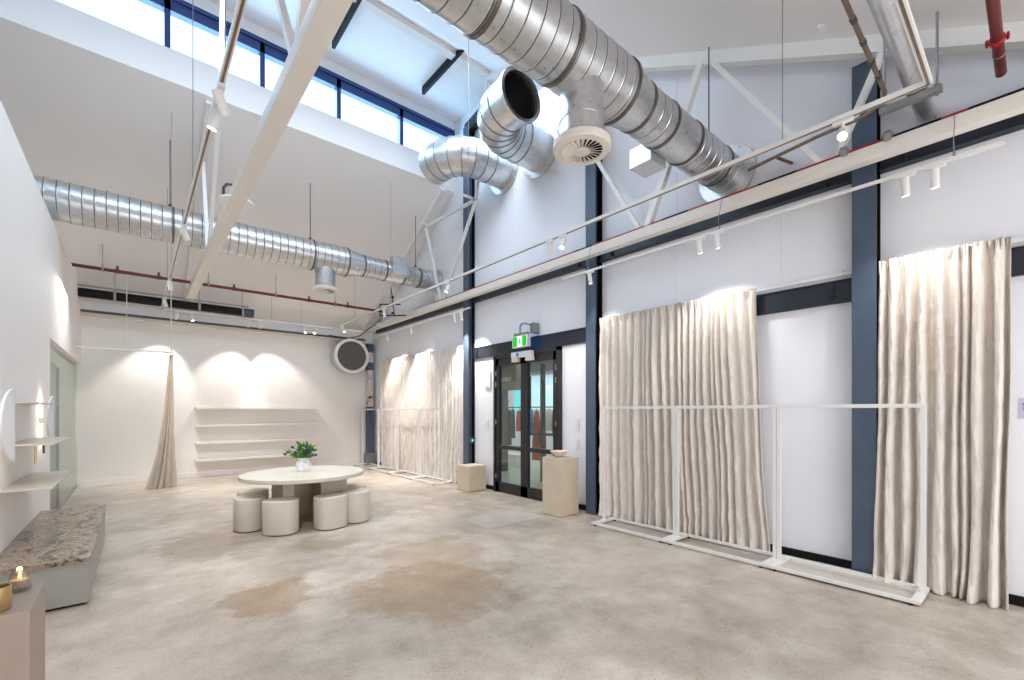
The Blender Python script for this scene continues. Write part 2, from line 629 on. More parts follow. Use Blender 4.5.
MB().box(4.99, 5.13, 12.13, 12.29, 1.62, 3.4).build('peeling_shaft', k.m, t_, smooth=0)
for z0, z1 in ((2.65, 2.86), (3.15, 3.38)):
    MB().box(4.978, 5.142, 12.118, 12.302, z0, z1).build('navy_band', 'navy', t_, smooth=0)


def i_beam_y(m, x, y0, y1, z0, z1, fl=0.045):
    m.box(x - 0.006, x + 0.006, y0, y1, z0, z1)
    m.box(x - fl, x + fl, y0, y1, z0, z0 + 0.012)
    m.box(x - fl, x + fl, y0, y1, z1 - 0.012, z1)


def girt(y0, y1, z0, z1, label, cleats=()):
    o = thing('steel_rail', label, 'steel rail', (5.15, (y0 + y1) / 2, z0), 'navy steel rails between columns')
    m = MB()
    low = z0 < 3
    i_beam_y(m, 5.187 if low else 5.155, y0, y1, z0, z1, 0.02 if low else 0.045)
    m.build('beam', 'girt', o, smooth=0)
    for c in cleats:
        m = MB()
        m.box(5.168 if low else 5.11, 5.182 if low else 5.15, c - 0.006, c + 0.006, z0 + 0.012, z1 - 0.012)
        for dz in (0.06, 0.14):
            m.tube((5.172 if low else 5.125, c - 0.02, z0 + dz), (5.172 if low else 5.125, c + 0.02, z0 + dz), 0.012, 6)
        m.build('cleat', 'black_metal', o, smooth=0)
    return o


girt(-0.6, 0.935, 3.66, 3.88, 'high navy rail right of the nearest column, above the near curtain', (0.75,))
girt(1.125, 4.115, 3.66, 3.88, 'long high navy rail above the middle curtain and white bay', (1.35, 3.9))
girt(4.305, 7.315, 3.66, 3.88, 'high navy rail running over the black doors', (7.15, 4.5))
girt(7.505, 12.0, 3.66, 3.88, 'high navy rail in the far bay below the long cream beam')
girt(4.305, 7.315, 2.54, 2.76, 'navy rail forming the lintel of the black doors', (7.2,))
girt(1.125, 4.115, 2.54, 2.76, 'navy rail at curtain height right of the middle curtain', (1.3,))
girt(-0.6, 0.935, 2.54, 2.76, 'navy rail at curtain height behind the near curtain')
# haunch at the top of the far column
o = tag(MB().bar((5.12, 7.46, 7.16), (5.12, 6.2, 7.36), 0.12, 0.2).build('roof_bracket', 'girt', smooth=0), 'navy steel bracket under the high ceiling behind the elbow ducts', 'bracket')
for x, lab in ((4.16, 'black steel bar on the high ceiling nearer the elbow ducts'), (2.5, 'black steel bar on the high ceiling nearer the cream truss beam')):
    tag(MB().box(x - 0.025, x + 0.025, 5.9, 7.53, Z_FLAT - 0.14, Z_FLAT - 0.005).build('ceiling_bar', 'black', smooth=0), lab, 'ceiling bar', 'black bars under the high ceiling')
tag(MB().box(-4.5, XR, 6.36, 6.50, Z_FLAT - 0.12, Z_FLAT + 0.01).build('ridge_beam', 'white_metal', smooth=0), 'white beam along the crease of the high ceiling behind the big duct', 'beam')


# ------------------------------------------------------------------ roof trusses
def truss(x, zb, label, w, h, yend):
    o = thing('roof_truss', label, 'roof truss', (x, 6, zb), 'cream steel roof trusses')
    MB().box(x - w / 2, x + w / 2, -0.75, yend, zb, zb + h, 0.012).build('bottom_chord', 'cream_metal', o)
    m = MB()
    m.bar((x + 0.02, -2.5, roof_front(-2.5) - 0.075), (x + 0.02, 6.43, Z_FLAT - 0.075), 0.1, 0.13)
    m.build('front_rafter', 'white_metal', o, smooth=0)
    m = MB()
    m.bar((x + 0.02, 8.0, roof_back(8.0) - 0.08), (x + 0.02, 12.2, roof_back(12.2) - 0.08), 0.1, 0.13)
    m.build('rear_rafter', 'white_metal', o, smooth=0)
    for (ya, za), (yb, zb_) in (((8.06, zb + h), (8.76, roof_back(8.76) - 0.1)), ((7.95, zb + h), (6.81, 5.45)), ((6.81, 5.45), (8.76, 5.55)),
                                ((6.81, 5.45), (6.45, Z_FLAT - 0.1)), ((6.81, 5.45), (7.9, 6.1)),
                                ((3.15, zb + h), (2.45, roof_front(2.45) - 0.1)), ((2.35, roof_front(2.35) - 0.1), (1.3, zb + h)),
                                ((1.2, zb + h), (0.85, roof_front(0.85) - 0.1)), ((3.25, zb + h), (5.0, roof_front(5.0) - 0.1))):
        thick = 0.075 if (ya, yb) == (3.15, 2.45) else 0.05
        MB().bar((x, ya, za), (x, yb, zb_), thick, thick).build('web_rod', 'white_metal', o, smooth=0)
    return o


truss(4.87, 3.66, 'long cream roof truss running beside the right wall above the curtains', 0.11, 0.12, 12.25)
truss(0.835, 3.72, 'cream roof truss crossing overhead at upper left above the table', 0.14, 0.12, 10.9)


# ------------------------------------------------------------------ ducts
def ring(m, x, y, z, r, w=0.015, p=0.010, seg=48):
    m.lathe([(r - 0.002, -w), (r + p, -w), (r + p, w), (r - 0.002, w)], (x, y, z), (1, 0, 0), seg)


def duct_profile(sections):
    """sections: list of (x, r) straight pieces with beads every 0.125"""
    prof = []
    for (xa, ra), (xb, rb) in zip(sections[:-1], sections[1:]):
        prof.append((ra, xa))
        if abs(ra - rb) < 1e-6:
            x = (math.floor(xa / 0.125) + 0.5) * 0.125
            while x < xb - 0.02:
                if x > xa + 0.02:
                    for dx, dr in ((-0.010, 0), (-0.004, 0.004), (0.004, 0.004), (0.010, 0)):
                        prof.append((ra + dr, x + dx))
                x += 0.125
    prof.append((sections[-1][1], sections[-1][0]))
    return prof


def swirl_diffuser(o, x, y, z, r, face_r):
    m = MB()
    m.lathe([(face_r - 0.005, 0.05), (face_r, 0.045), (face_r, 0.0), (face_r - 0.01, -0.012), (face_r * 0.72, -0.016), (face_r * 0.70, 0.0), (0.7 * face_r, 0.02)], (x, y, z), (0, 0, 1), 48, True, True)
    rim = m.build('diffuser_rim', 'diff', o)
    MB().lathe([(face_r * 0.705, -0.004), (face_r * 0.705, -0.001)], (x, y, z), (0, 0, 1), 40).build('diffuser_throat', 'black', rim)
    m = MB()
    n = 24
    for i in range(n):
        a = 2 * PI * i / n
        ca, sa = math.cos(a), math.sin(a)
        pts = []
        for rr, wd in ((face_r * 0.26, 0.006), (face_r * 0.71, 0.014)):
            for s, dz in ((-1, -0.022), (1, -0.008)):
                pts.append((x + ca * rr - sa * wd * s, y + sa * rr + ca * wd * s, z + dz))
        b0 = [pts[0], pts[1], pts[3], pts[2]]
        m.rings([b0, [(p[0], p[1], p[2] + 0.004) for p in b0]])
    m.lathe([(0.001, -0.026), (face_r * 0.27, -0.022), (face_r * 0.27, -0.006), (0.001, -0.006)], (x, y, z), (0, 0, 1), 32)
    m.build('swirl_vanes', 'diff', rim, smooth=0)


def main_duct(name, label, y, z, sec, bands, bx, bz, br, fr, rods, box, wallr, sleeves=()):
    o = thing(name, label, 'air duct', (0, y, z), 'spiral air ducts')
    run = []
    for i, (p, q) in enumerate(zip(sec[:-1], sec[1:])):
        smooth_part = abs(p[1] - q[1]) > 1e-6 or (p[0], q[0]) in sleeves
        MB().lathe([(r, x) for r, x in (duct_profile([p, q]) if not smooth_part else [(p[1], p[0]), (q[1], q[0])])], (0, y, z), (1, 0, 0), 48).build('duct_sleeve' if smooth_part else 'duct_body', 'sheet' if smooth_part else 'duct', o)
    for x, r in bands:
        m = MB()
        ring(m, x, y, z, r)
        m.build('duct_band', 'band', o)
    m = MB()
    m.lathe([(br, 0), (br, z - bz - 0.1)], (bx, y, bz + 0.03), (0, 0, 1), 40)
    m.lathe([(br + 0.006, -0.012), (br + 0.006, 0.012)], (bx, y, bz + 0.22), (0, 0, 1), 40)
    m.lathe([(br + 0.005, 0.07), (fr - 0.012, 0.03), (fr - 0.012, 0.0)], (bx, y, bz + 0.02), (0, 0, 1), 40)
    m.build('branch_collar', 'sheet', o)
    swirl_diffuser(o, bx, y, bz, br, fr)
    for x, r, top in rods:
        m = MB()
        m.tube((x, y, z + r), (x, y, top), 0.008, 6)
        m.tube((x, y, z + r - 0.005), (x, y, z + r + 0.05), 0.022, 8)
        m.build('hanger_rod', 'dark_steel', o)
    MB().box(*box, bevel=0.006).build('damper_box', 'sheet', o, smooth=0)
    MB().lathe([(wallr, 0), (wallr, 0.02)], (XR - 0.028, y, z), (1, 0, 0), 40).build('wall_flange', 'sheet', o)
    return o


main_duct('spiral_duct', 'large galvanised spiral duct crossing overhead in front with a round swirl diffuser', 2.33, 4.22,
          [(-0.6, 0.25), (3.12, 0.25), (3.42, 0.205), (3.81, 0.205), (4.25, 0.205), (5.2, 0.205)],
          ((1.72, 0.25), (2.41, 0.25), (3.12, 0.25), (3.42, 0.205), (3.81, 0.205), (4.25, 0.205), (4.9, 0.205)),
          2.69, 3.56, 0.17, 0.225, ((1.72, 0.25, roof_front(2.33)), (4.78, 0.205, roof_front(2.33))), (3.88, 4.15, 2.47, 2.72, 3.98, 4.18), 0.32, ((3.81, 4.25),))
main_duct('spiral_duct', 'long galvanised spiral duct far back running over the left partition', 8.80, 4.42,
          [(-3.2, 0.27), (3.15, 0.27), (3.49, 0.205), (3.95, 0.205), (4.36, 0.205), (5.2, 0.205)],
          ((0.45, 0.27), (2.52, 0.27), (3.15, 0.27), (3.49, 0.205), (3.95, 0.205), (4.36, 0.205), (4.72, 0.205)),
          2.77, 3.80, 0.18, 0.235, ((0.42, 0.27, roof_back(8.8)), (2.50, 0.27, roof_back(8.8)), (4.68, 0.205, roof_back(8.8))), (4.0, 4.36, 8.44, 8.62, 4.30, 4.66), 0.27, ((3.95, 4.36),))


def elbow_duct(label, y, dirn, x_turn, r, R, zc, tail, opening):
    o = thing('elbow_duct', label, 'air duct', (x_turn, y, zc), 'elbow ducts on the right wall')
    pts = [(XR - 0.01, y, zc), (x_turn + R + 0.18, y, zc)]
    N = 5
    for i in range(N + 1):
        a = (PI / 2) * i / N
        pts.append((x_turn + R - R * math.sin(a), y + dirn * (R - R * math.cos(a)), zc))
    pts.append((x_turn, y + dirn * (R + tail), zc))
    m = MB()
    m.sweep(pts, r, 40, caps=not opening)
    m.build('duct_body', 'sheet', o, smooth=12)
    for i, p in enumerate(pts[1:-1]):
        a = Vector(pts[i + 2]) - Vector(pts[i])
        m = MB()
        m.lathe([(r - 0.002, -0.009), (r + 0.008, -0.009), (r + 0.008, 0.009), (r - 0.002, 0.009)], p, a, 40)
        m.build('duct_band', 'grey_metal', o)
    e = Vector(pts[-1])
    if opening:
        m = MB()
        m.lathe([(r - 0.02, 0.03), (r - 0.02, -0.02), (r + 0.03, -0.02), (r + 0.03, 0.03)], e, (0, dirn, 0), 44, False, False)
        m.build('mouth_rim', 'sheet', o)
        m = MB()
        for i in range(-14, 15):
            q = i * (r / 14.5)
            hl = math.sqrt(max(0.0, r * r - q * q))
            if hl > 0.02:
                m.tube(e + Vector((q, -0.06 * dirn, -hl)), e + Vector((q, -0.06 * dirn, hl)), 0.003, 4)
                m.tube(e + Vector((-hl, -0.065 * dirn, q)), e + Vector((hl, -0.065 * dirn, q)), 0.003, 4)
        m.lathe([(r * 0.99, 0), (r * 0.99, 0.004)], e - Vector((0, 0.12 * dirn, 0)), (0, dirn, 0), 40)
        m.build('mesh_guard', 'black', o)
    MB().lathe([(r + 0.10, 0), (r + 0.10, 0.02)], (XR - 0.026, y, zc), (1, 0, 0), 40).build('wall_flange', 'sheet', o)
    return o


elbow_duct('galvanised elbow duct on the right wall whose mouth turns away over the doors', 6.39, 1, 4.14, 0.31, 0.50, 5.93, 0.20, False)
elbow_duct('galvanised elbow duct with an open dark mesh mouth behind the swirl diffuser', 5.43, -1, 4.08, 0.33, 0.48, 5.87, 0.30, True)

# intake stub on the back wall
o = thing('intake_duct', 'round white rimmed intake with dark grille high in the far back corner', 'air intake', (4.45, YB, 2.98))
MB().lathe([(0.42, 0.0), (0.42, 0.34), (0.46, 0.36), (0.46, 0.42), (0.39, 0.42), (0.38, 0.36)], (4.45, YB - 0.005, 2.98), (0, -1, 0), 40, True, True).build('stub_body', 'sheet', o)
MB().lathe([(0.385, 0.40), (0.46, 0.40), (0.47, 0.43), (0.46, 0.46), (0.39, 0.46)], (4.45, YB - 0.005, 2.98), (0, -1, 0), 40, False, False).build('rim', 'white_metal', o)
m = MB()
m.lathe([(0.385, 0.425), (0.385, 0.43)], (4.45, YB - 0.005, 2.98), (0, -1, 0), 40)
k = NT('dark_wire_mesh')
k.l(k.ramp(k.noise(k.coords(), 60, 2), [(0.4, lin((52, 52, 52))), (0.6, lin((104, 102, 98)))]), k.b.inputs['Base Color'])
m.build('grille', k.m, o)

# black round duct by the back wall
o = thing('black_duct', 'black round pipe hung high before the back wall at left', 'pipe', (0.6, 11.62, 3.72))
MB().tube((XL + 0.005, 11.62, 3.73), (2.05, 11.62, 3.73), 0.085, 20).build('pipe_body', 'black', o)
MB().tube((1.88, 11.62, 3.73), (2.07, 11.62, 3.73), 0.095, 20).build('end_collar', 'dark_steel', o)
for x in (-0.3, 1.05, 1.85):
    m = MB()
    m.box(x - 0.02, x + 0.02, 11.53, 11.545, 3.64, 3.82)
    m.tube((x, 11.62, 3.80), (x, 11.62, roof_back(11.62)), 0.007, 6)
    m.build('hanger', 'grey_metal', o)
tag(MB().box(XL + 0.003, 1.95, 11.50, 11.53, 3.83, 3.86).build('pipe_channel', 'grey_metal', smooth=0), 'thin grey steel channel just above the black pipe at the back', 'channel')


# ------------------------------------------------------------------ red sprinkler pipes
o = thing('sprinkler_pipe', 'dark red sprinkler pipe running across under the low back ceiling', 'pipe', (2, 11.0, 4.08), 'red sprinkler pipes')
MB().tube((-3.0, 11.0, 4.08), (5.0, 11.0, 4.08), 0.03, 14).build('pipe_run', 'red_pipe', o)
for x in (-0.25, 0.35, 1.6, 3.1, 4.0):
    m = MB()
    m.tube((x, 11.0, 4.10), (x, 11.0, 4.18), 0.018, 10)
    m.box(x - 0.04, x + 0.04, 10.965, 11.035, 4.047, 4.113, 0.008)
    m.build('sprinkler_tee', 'red_pipe', o)
for x in (-0.45, 1.15, 2.4, 3.7):
    m = MB()
    m.tube((x, 11.0, 4.11), (x, 11.0, roof_back(11.0)), 0.007, 6)
    m.box(x - 0.012, x + 0.012, 10.965, 11.035, 4.04, 4.16)
    m.build('hanger_rod', 'grey_metal', o)
o = thing('sprinkler_pipe', 'thick red pipe with bright red coupling near the ceiling at top right', 'pipe', (4, 0.19, 4.07), 'red sprinkler pipes')
MB().tube((2.2, 0.19, 4.07), (5.0, 0.19, 4.07), 0.031, 18).build('pipe_run', 'red_pipe', o)
MB().lathe([(0.031, 0), (0.032, 0.03)], (5.0, 0.19, 4.07), (1, 0, 0), 18).build('end_cap', 'red_pipe', o)
m = MB()
m.lathe([(0.036, -0.022), (0.042, -0.016), (0.042, 0.016), (0.036, 0.022)], (4.56, 0.19, 4.07), (1, 0, 0), 20)
for s in (-1, 1):
    m.box(4.545, 4.575, 0.19 + s * 0.045 - 0.014, 0.19 + s * 0.045 + 0.014, 4.06, 4.08, 0.004)
    m.tube((4.56, 0.19 + s * 0.05, 4.045), (4.56, 0.19 + s * 0.05, 4.095), 0.007, 8)
m.build('grooved_coupling', 'red_bright', o)
MB().lathe([(0.032, -0.006), (0.035, 0), (0.032, 0.006)], (4.75, 0.19, 4.07), (1, 0, 0), 18).build('weld_ring', 'grey_metal', o)
o = thing('sprinkler_pipe', 'thin red pipe lying along the top of the long cream beam', 'pipe', (4.87, 3, 3.79), 'red sprinkler pipes')
MB().tube((4.84, -0.7, 3.797), (4.84, 8.3, 3.797), 0.010, 8).build('pipe_run', 'red_bright', o)
for y in (0.0, 0.5, 1.5, 2.6, 4.0):
    MB().tube((4.84, y, 3.797), (4.84, y + 0.35, 3.797), 0.0115, 8).build('black_sleeve', 'black', o)
for y in (0.82, 1.12):
    MB().lathe([(0.001, -0.04), (0.04, -0.02), (0.04, 0.02), (0.001, 0.04)], (4.80, y, 3.80), (0, 1, 0), 14).build('pipe_joint', 'grey_metal', o)

# silver pipe and conduit at top right, carried on a strut
o = thing('steel_pipe', 'straight galvanised pipe at top right running into the wall beside the column', 'pipe', (4, 0.62, 4.02))
MB().tube((2.0, 0.62, 4.02), (5.2, 0.62, 4.02), 0.065, 24).build('pipe_run', 'sheet', o)
m = MB()
ring(m, 4.62, 0.62, 4.02, 0.065, 0.03, 0.006, 24)
m.build('pipe_clamp', 'grey_metal', o)
o = thing('strut_hanger', 'grey strut with two rods carrying the galvanised pipe at top right', 'hanger', (4.62, 0.65, 3.93))
MB().box(4.59, 4.65, 0.47, 0.84, 3.90, 3.945, 0.004).build('strut', 'grey_metal', o, smooth=0)
for y in (0.50, 0.81):
    m = MB()
    m.tube((4.62, y, 3.88), (4.62, y, roof_front(y)), 0.009, 8)
    m.lathe([(0.02, 0), (0.02, 0.02)], (4.62, y, 3.945), (0, 0, 1), 6)
    m.build('hanger_rod', 'grey_metal', o)
o = thing('conduit', 'jointed bronze conduit pipe bending along the wall above the bright spotlight', 'conduit', (4.4, 0.85, 4.05))
pts = [(2.9, 0.79, 4.10), (4.52, 0.79, 4.02), (4.6, 0.81, 3.98), (4.66, 0.95, 3.965), (4.72, 1.3, 3.985), (4.8, 1.62, 4.0), (4.86, 1.95, 4.0)]
MB().sweep(pts, 0.016, 12).build('conduit_run', 'bronze', o)
for x in (3.3, 3.6, 3.85, 4.1, 4.3):
    m = MB()
    z = 4.10 - (x - 2.9) / 1.62 * 0.08
    ring(m, x, 0.79, z, 0.016, 0.02, 0.004, 12)
    m.build('conduit_joint', 'dark_steel', o)
tag(MB().tube((4.98, 1.72, 4.07), (5.2, 1.66, 4.07), 0.016, 10).build('pipe_stub', 'bronze'), 'short bronze pipe stub on the wall left of the bright spotlight', 'pipe')


# ------------------------------------------------------------------ lighting tracks
def spot_lamp(o, p, d, energy, angle, blend=0.6, col=(1.0, 0.94, 0.86)):
    l_ = lamp('spot_light', 'SPOT', (0, 0, 0), d, energy, col, spot_size=math.radians(angle), spot_blend=blend, shadow_soft_size=0.03)
    l_.parent = o
    l_.location = Vector(p) - Vector(o['_base'])


def spotlight(p, aim, label, group, energy=150, angle=66, L=0.13, r=0.036, drop=0.09):
    """p: point on the underside of the track; aim: direction the head faces"""
    p = Vector(p)
    d = Vector(aim).normalized()
    o = thing('track_spotlight', label, 'spotlight', tuple(p), group)
    MB().box(p.x - 0.02, p.x + 0.02, p.y - 0.06, p.y + 0.06, p.z - 0.022, p.z - 0.001, 0.004).build('track_adapter', 'white_metal', o, smooth=0)
    c = p - Vector((0, 0, drop))
    MB().tube(p - Vector((0, 0, 0.02)), c, 0.009, 8).build('stem', 'white_metal', o)
    b0 = c - d * (L * 0.45)
    b = MB()
    b.lathe([(r * 0.9, 0), (r, 0.006), (r, L), (r * 0.93, L), (r * 0.88, L - 0.012)], b0, d, 24, True, True)
    head = b.build('lamp_head', 'white_metal', o)
    MB().lathe([(r * 0.86, L - 0.009), (r * 0.86, L - 0.006)], b0, d, 24).build('lens', 'lens', head)
    spot_lamp(o, b0 + d * (L + 0.03), d, energy, angle)
    return o


TX0, TX1, TY0, TY1, TZ = 0.42, 3.87, 0.457, 11.67, 3.60
o = thing('lighting_track', 'large rectangular loop of white lighting track hung over the middle of the room', 'lighting track', (2.1, 6, TZ))
m = MB()
m.box(TX0 - 0.018, TX0 + 0.018, TY0, TY1, TZ - 0.015, TZ + 0.017)
m.build('left_run', 'white_metal', o, smooth=0)
MB().box(TX1 - 0.018, TX1 + 0.018, TY0, TY1, TZ - 0.015, TZ + 0.017).build('right_run', 'white_metal', o, smooth=0)
MB().box(TX0, TX1, TY0 - 0.018, TY0 + 0.018, TZ - 0.015, TZ + 0.017).build('near_run', 'white_metal', o, smooth=0)
MB().box(TX0, TX1, TY1 - 0.018, TY1 + 0.018, TZ - 0.015, TZ + 0.017).build('far_run', 'white_metal', o, smooth=0)
m = MB()
for x in (TX0, TX1):
    m.box(x - 0.007, x + 0.007, TY0, TY1, TZ - 0.019, TZ - 0.015)
for y in (TY0, TY1):
    m.box(TX0, TX1, y - 0.007, y + 0.007, TZ - 0.019, TZ - 0.015)
m.build('conductor_slot', 'bronze', o, smooth=0)


def roof_z(y):
    return roof_front(y) if y < 6.43 else (Z_FLAT if y < YC else roof_back(y))


for x, y in ((TX0, 3.2), (TX0, 5.2), (TX0, 8.4), (TX0, 9.6), (TX1, 1.3), (TX1, 3.3), (TX1, 5.6), (TX1, 8.3), (TX1, 10.2), (2.45, TY1), (3.1, TY1)):
    MB().tube((x, y, TZ + 0.015), (x, y, roof_z(y) - 0.002), 0.0035, 5).build('suspension_cable', 'cable', o)

G1 = 'spotlights on the overhead track loop'
Pz = TZ - 0.019
for (x, y), aim, lab in (
        ((TX0, 3.40), (0.5, 0.55, -1), 'white spotlight nearest the camera on the left track, high against the clerestory'),
        ((TX0, 3.62), (-0.3, 0.2, -1), 'second white spotlight close beside the nearest one on the left track'),
        ((TX0, 6.19), (0.5, 0.3, -1), 'white spotlight on the left track in front of the far spiral duct'),
        ((TX0, 8.86), (0.2, 0.5, -1), 'white spotlight on the left track just below the far spiral duct'),
        ((TX0, 10.37), (0.3, 0.2, -1), 'white spotlight at the far end of the left track before the black pipe'),
        ((TX1, 0.91), (-0.85, -0.15, -0.8), 'brightest spotlight on the right track, in front of the nearest navy column'),
        ((TX1, 3.64), (-0.45, -0.1, -1), 'right one of the lit pair of spotlights left of the column beside the doors'),
        ((TX1, 3.86), (0.5, 0.5, -1), 'left one of the lit pair of spotlights left of the column beside the doors'),
        ((TX1, 6.18), (-0.5, 0.1, -1), 'lit spotlight on the right track in front of the column left of the doors'),
        ((TX1, 8.6), (0.3, 0.4, -1), 'white spotlight on the right track below the far duct end'),
        ((TX1, 10.95), (0.2, -0.5, -1), 'white spotlight at the far end of the right track near the back corner'),
        ((0.66, TY1), (-0.25, 0.42, -1), 'leftmost spotlight on the far track above the hanging curtain'),
        ((0.92, TY1), (0.25, -0.35, -1), 'lit spotlight on the far track just right of the hanging curtain wire'),
        ((1.98, TY1), (-0.22, 0.40, -1), 'left spotlight of the middle pair above the wall shelves'),
        ((2.2, TY1), (0.34, 0.40, -1), 'right spotlight of the middle pair above the wall shelves'),
        ((3.2, TY1), (-0.1, -0.45, -1), 'lit spotlight on the far track above the right end of the shelves'),
        ((3.42, TY1), (-0.35, -0.8, -1), 'rightmost spotlight on the far track near the round intake')):
    spotlight((x, y, Pz), aim, lab, G1, L=0.14, r=0.031)

# lower wall tracks over the curtains
WX, WZ = 4.75, 3.42
o = thing('lighting_track', 'straight white track hung below the cream beam over the near and middle curtains', 'lighting track', (WX, 2.3, WZ))
MB().box(WX - 0.013, WX + 0.013, 0.16, 4.47, WZ - 0.012, WZ + 0.012, 0.002).build('track_rail', 'white_metal', o, smooth=0)
MB().box(WX - 0.016, WX + 0.016, 0.16, 0.40, WZ - 0.015, WZ + 0.016, 0.003).build('power_feed', 'white_metal', o, smooth=0)
for y in (0.42, 2.2, 4.0):
    m = MB()
    m.tube((WX, y, WZ + 0.015), (WX, y, WZ + 0.05), 0.008, 6)
    m.sweep([(WX, y, WZ + 0.03), (WX - 0.03, y, WZ + 0.12), (WX + 0.02, y, 3.66), (4.806, y, 3.775)], 0.0035, 5)
    m.build('suspension_cable', 'cable', o)
o = thing('lighting_track', 'straight white track over the far linen curtain', 'lighting track', (WX, 9, WZ))
MB().box(WX - 0.013, WX + 0.013, 6.83, 11.12, WZ - 0.012, WZ + 0.012, 0.002).build('track_rail', 'white_metal', o, smooth=0)
for y in (7.6, 10.4):
    MB().sweep([(WX, y, WZ + 0.015), (4.84, y, 3.70)], 0.0035, 5).build('suspension_cable', 'cable', o)
G2 = 'downlights on the wall tracks'
for y, lab, e in ((0.526, 'right of the two white cylinder lights above the near curtain', 30), (0.70, 'left of the two white cylinder lights above the near curtain', 30),
                  (2.226, 'right of the two white cylinder lights above the middle curtain', 30), (2.42, 'left of the two white cylinder lights above the middle curtain', 30),
                  (3.97, 'white cylinder light in front of the column beside the doors', 26),
                  (7.12, 'right of the paired cylinder lights before the column left of the doors', 24), (7.36, 'left of the paired cylinder lights before the column left of the doors', 26),
                  (9.15, 'white cylinder light over the middle of the far curtain', 34), (10.4, 'white cylinder light over the far end of the far curtain', 34)):
    spotlight((WX, y, WZ - 0.012), (0.24, 0, -1) if y > 1 else (0.2, 0, -1), lab, G2, energy=e * (1.0 if y < 5 else 4.5), angle=92, L=0.145, r=0.027, drop=0.09)

# disc access point on the left truss
o = thing('ceiling_disc', 'round white disc with grey hooked conduit fixed on the left truss beam', 'access point', (0.835, 5.6, 3.75))
MB().lathe([(0.16, 0.0), (0.17, 0.01), (0.16, 0.03), (0.08, 0.045)], (0.835, 5.6, 3.735), (0, 0, 1), 32).build('disc', 'white_metal', o)
MB().sweep([(0.72, 5.62, 3.77), (0.72, 5.62, 3.88), (0.75, 5.62, 3.93), (0.80, 5.62, 3.94), (0.835, 5.62, 3.90), (0.84, 5.62, 3.84)], 0.014, 8).build('conduit_hook', 'dark_steel', o)


# ------------------------------------------------------------------ doors
o = bpy.data.objects.new('door_1', None)
COL.objects.link(o)
o.location = (XR, (DY0 + DY1) / 2, 0)
o['_base'] = [XR, (DY0 + DY1) / 2, 0]
o['kind'] = 'structure'
o['label'] = 'pair of black framed glazed doors'
xa, xb = 5.14, 5.22
m = MB()
m.box(xa - 0.02, xb, DY0, DY0 + 0.05, 0, DZ)
m.box(xa - 0.02, xb, DY1 - 0.05, DY1, 0, DZ)
m.box(xa - 0.02, xb, DY0, DY1, DZ - 0.06, DZ)
m.build('door_frame', 'black_metal', o, smooth=0)
mid = (DY0 + DY1) / 2
for y0, y1, side in ((DY0 + 0.055, mid - 0.004, 1), (mid + 0.004, DY1 - 0.055, -1)):
    m = MB()
    st = 0.085
    m.box(xa, xb - 0.02, y0, y0 + st, 0.01, DZ - 0.065)
    m.box(xa, xb - 0.02, y1 - st, y1, 0.01, DZ - 0.065)
    m.box(xa, xb - 0.02, y0, y1, 0.01, 0.19)
    m.box(xa, xb - 0.02, y0, y1, DZ - 0.20, DZ - 0.065)
    m.box(xa + 0.005, xb - 0.02, y0, y1, 0.80, 0.87)
    leaf = m.build('door_leaf', 'black_metal', o, smooth=0)
    MB().box(5.175, 5.183, y0 + st - 0.01, y1 - st + 0.01, 0.18, DZ - 0.19).build('door_pane', 'door_glass', leaf, smooth=0)
    m = MB()
    ye = y0 if side == 1 else y1
    for z in (0.25, 1.25, 1.95, 2.15):
        m.box(xa - 0.018, xa + 0.01, ye - 0.02, ye + 0.02, z, z + 0.09, 0.003)
    m.build('hinges', 'grey_metal', leaf, smooth=0)
m = MB()
m.box(xa - 0.06, xa - 0.045, mid + 0.06, mid + 0.17, 0.87, 0.89, 0.004)
m.box(xa - 0.06, xa, mid + 0.14, mid + 0.16, 0.87, 0.89)
m.build('door_handle', 'grey_metal', o, smooth=0)
# closers
o = thing('door_closer', 'silver box door closer with two cream arms over the black doors', 'door closer', (5.08, mid, 2.42))
MB().box(5.03, 5.115, mid - 0.28, mid + 0.22, 2.42, 2.52, 0.006).build('closer_case', 'switch', o, smooth=0)
for y in (mid - 0.2, mid + 0.16):
    MB().box(5.04, 5.11, y - 0.10, y + 0.06, 2.35, 2.42, 0.005).build('closer_arm', 'diff', o, smooth=0)
MB().box(5.02, 5.03, mid + 0.02, mid + 0.07, 2.44, 2.50).build('blue_mark', plain('blue_mark_enamel', (70, 130, 200), 0.4), o, smooth=0)

# exit sign hung above the doors
EX, EY0, EY1, EZ0, EZ1 = 4.98, 5.52, 5.86, 2.58, 2.78
o = thing('exit_sign', 'green and white running man exit sign hung above the black doors', 'exit sign', (5.0, 5.7, 2.58))
MB().box(EX, EX + 0.07, EY0 - 0.03, EY1 + 0.03, EZ0, EZ1, 0.006).build('sign_case', 'switch', o, smooth=0)
face = MB().box(EX - 0.003, EX + 0.001, EY0, EY1, EZ0 + 0.015, EZ1 - 0.015).build('sign_face', 'exit_white', o, smooth=0)
m = MB()
m.box(EX - 0.006, EX - 0.003, EY0, EY0 + 0.105, EZ0 + 0.015, EZ1 - 0.015)
m.box(EX - 0.006, EX - 0.003, EY1 - 0.105, EY1, EZ0 + 0.015, EZ1 - 0.015)
m.build('green_panel', 'exit_green', face, smooth=0)
m = MB()   # running figure, drawn in (y, z); viewer's left is +y
cy, cz = (EY0 + EY1) / 2, (EZ0 + EZ1) / 2
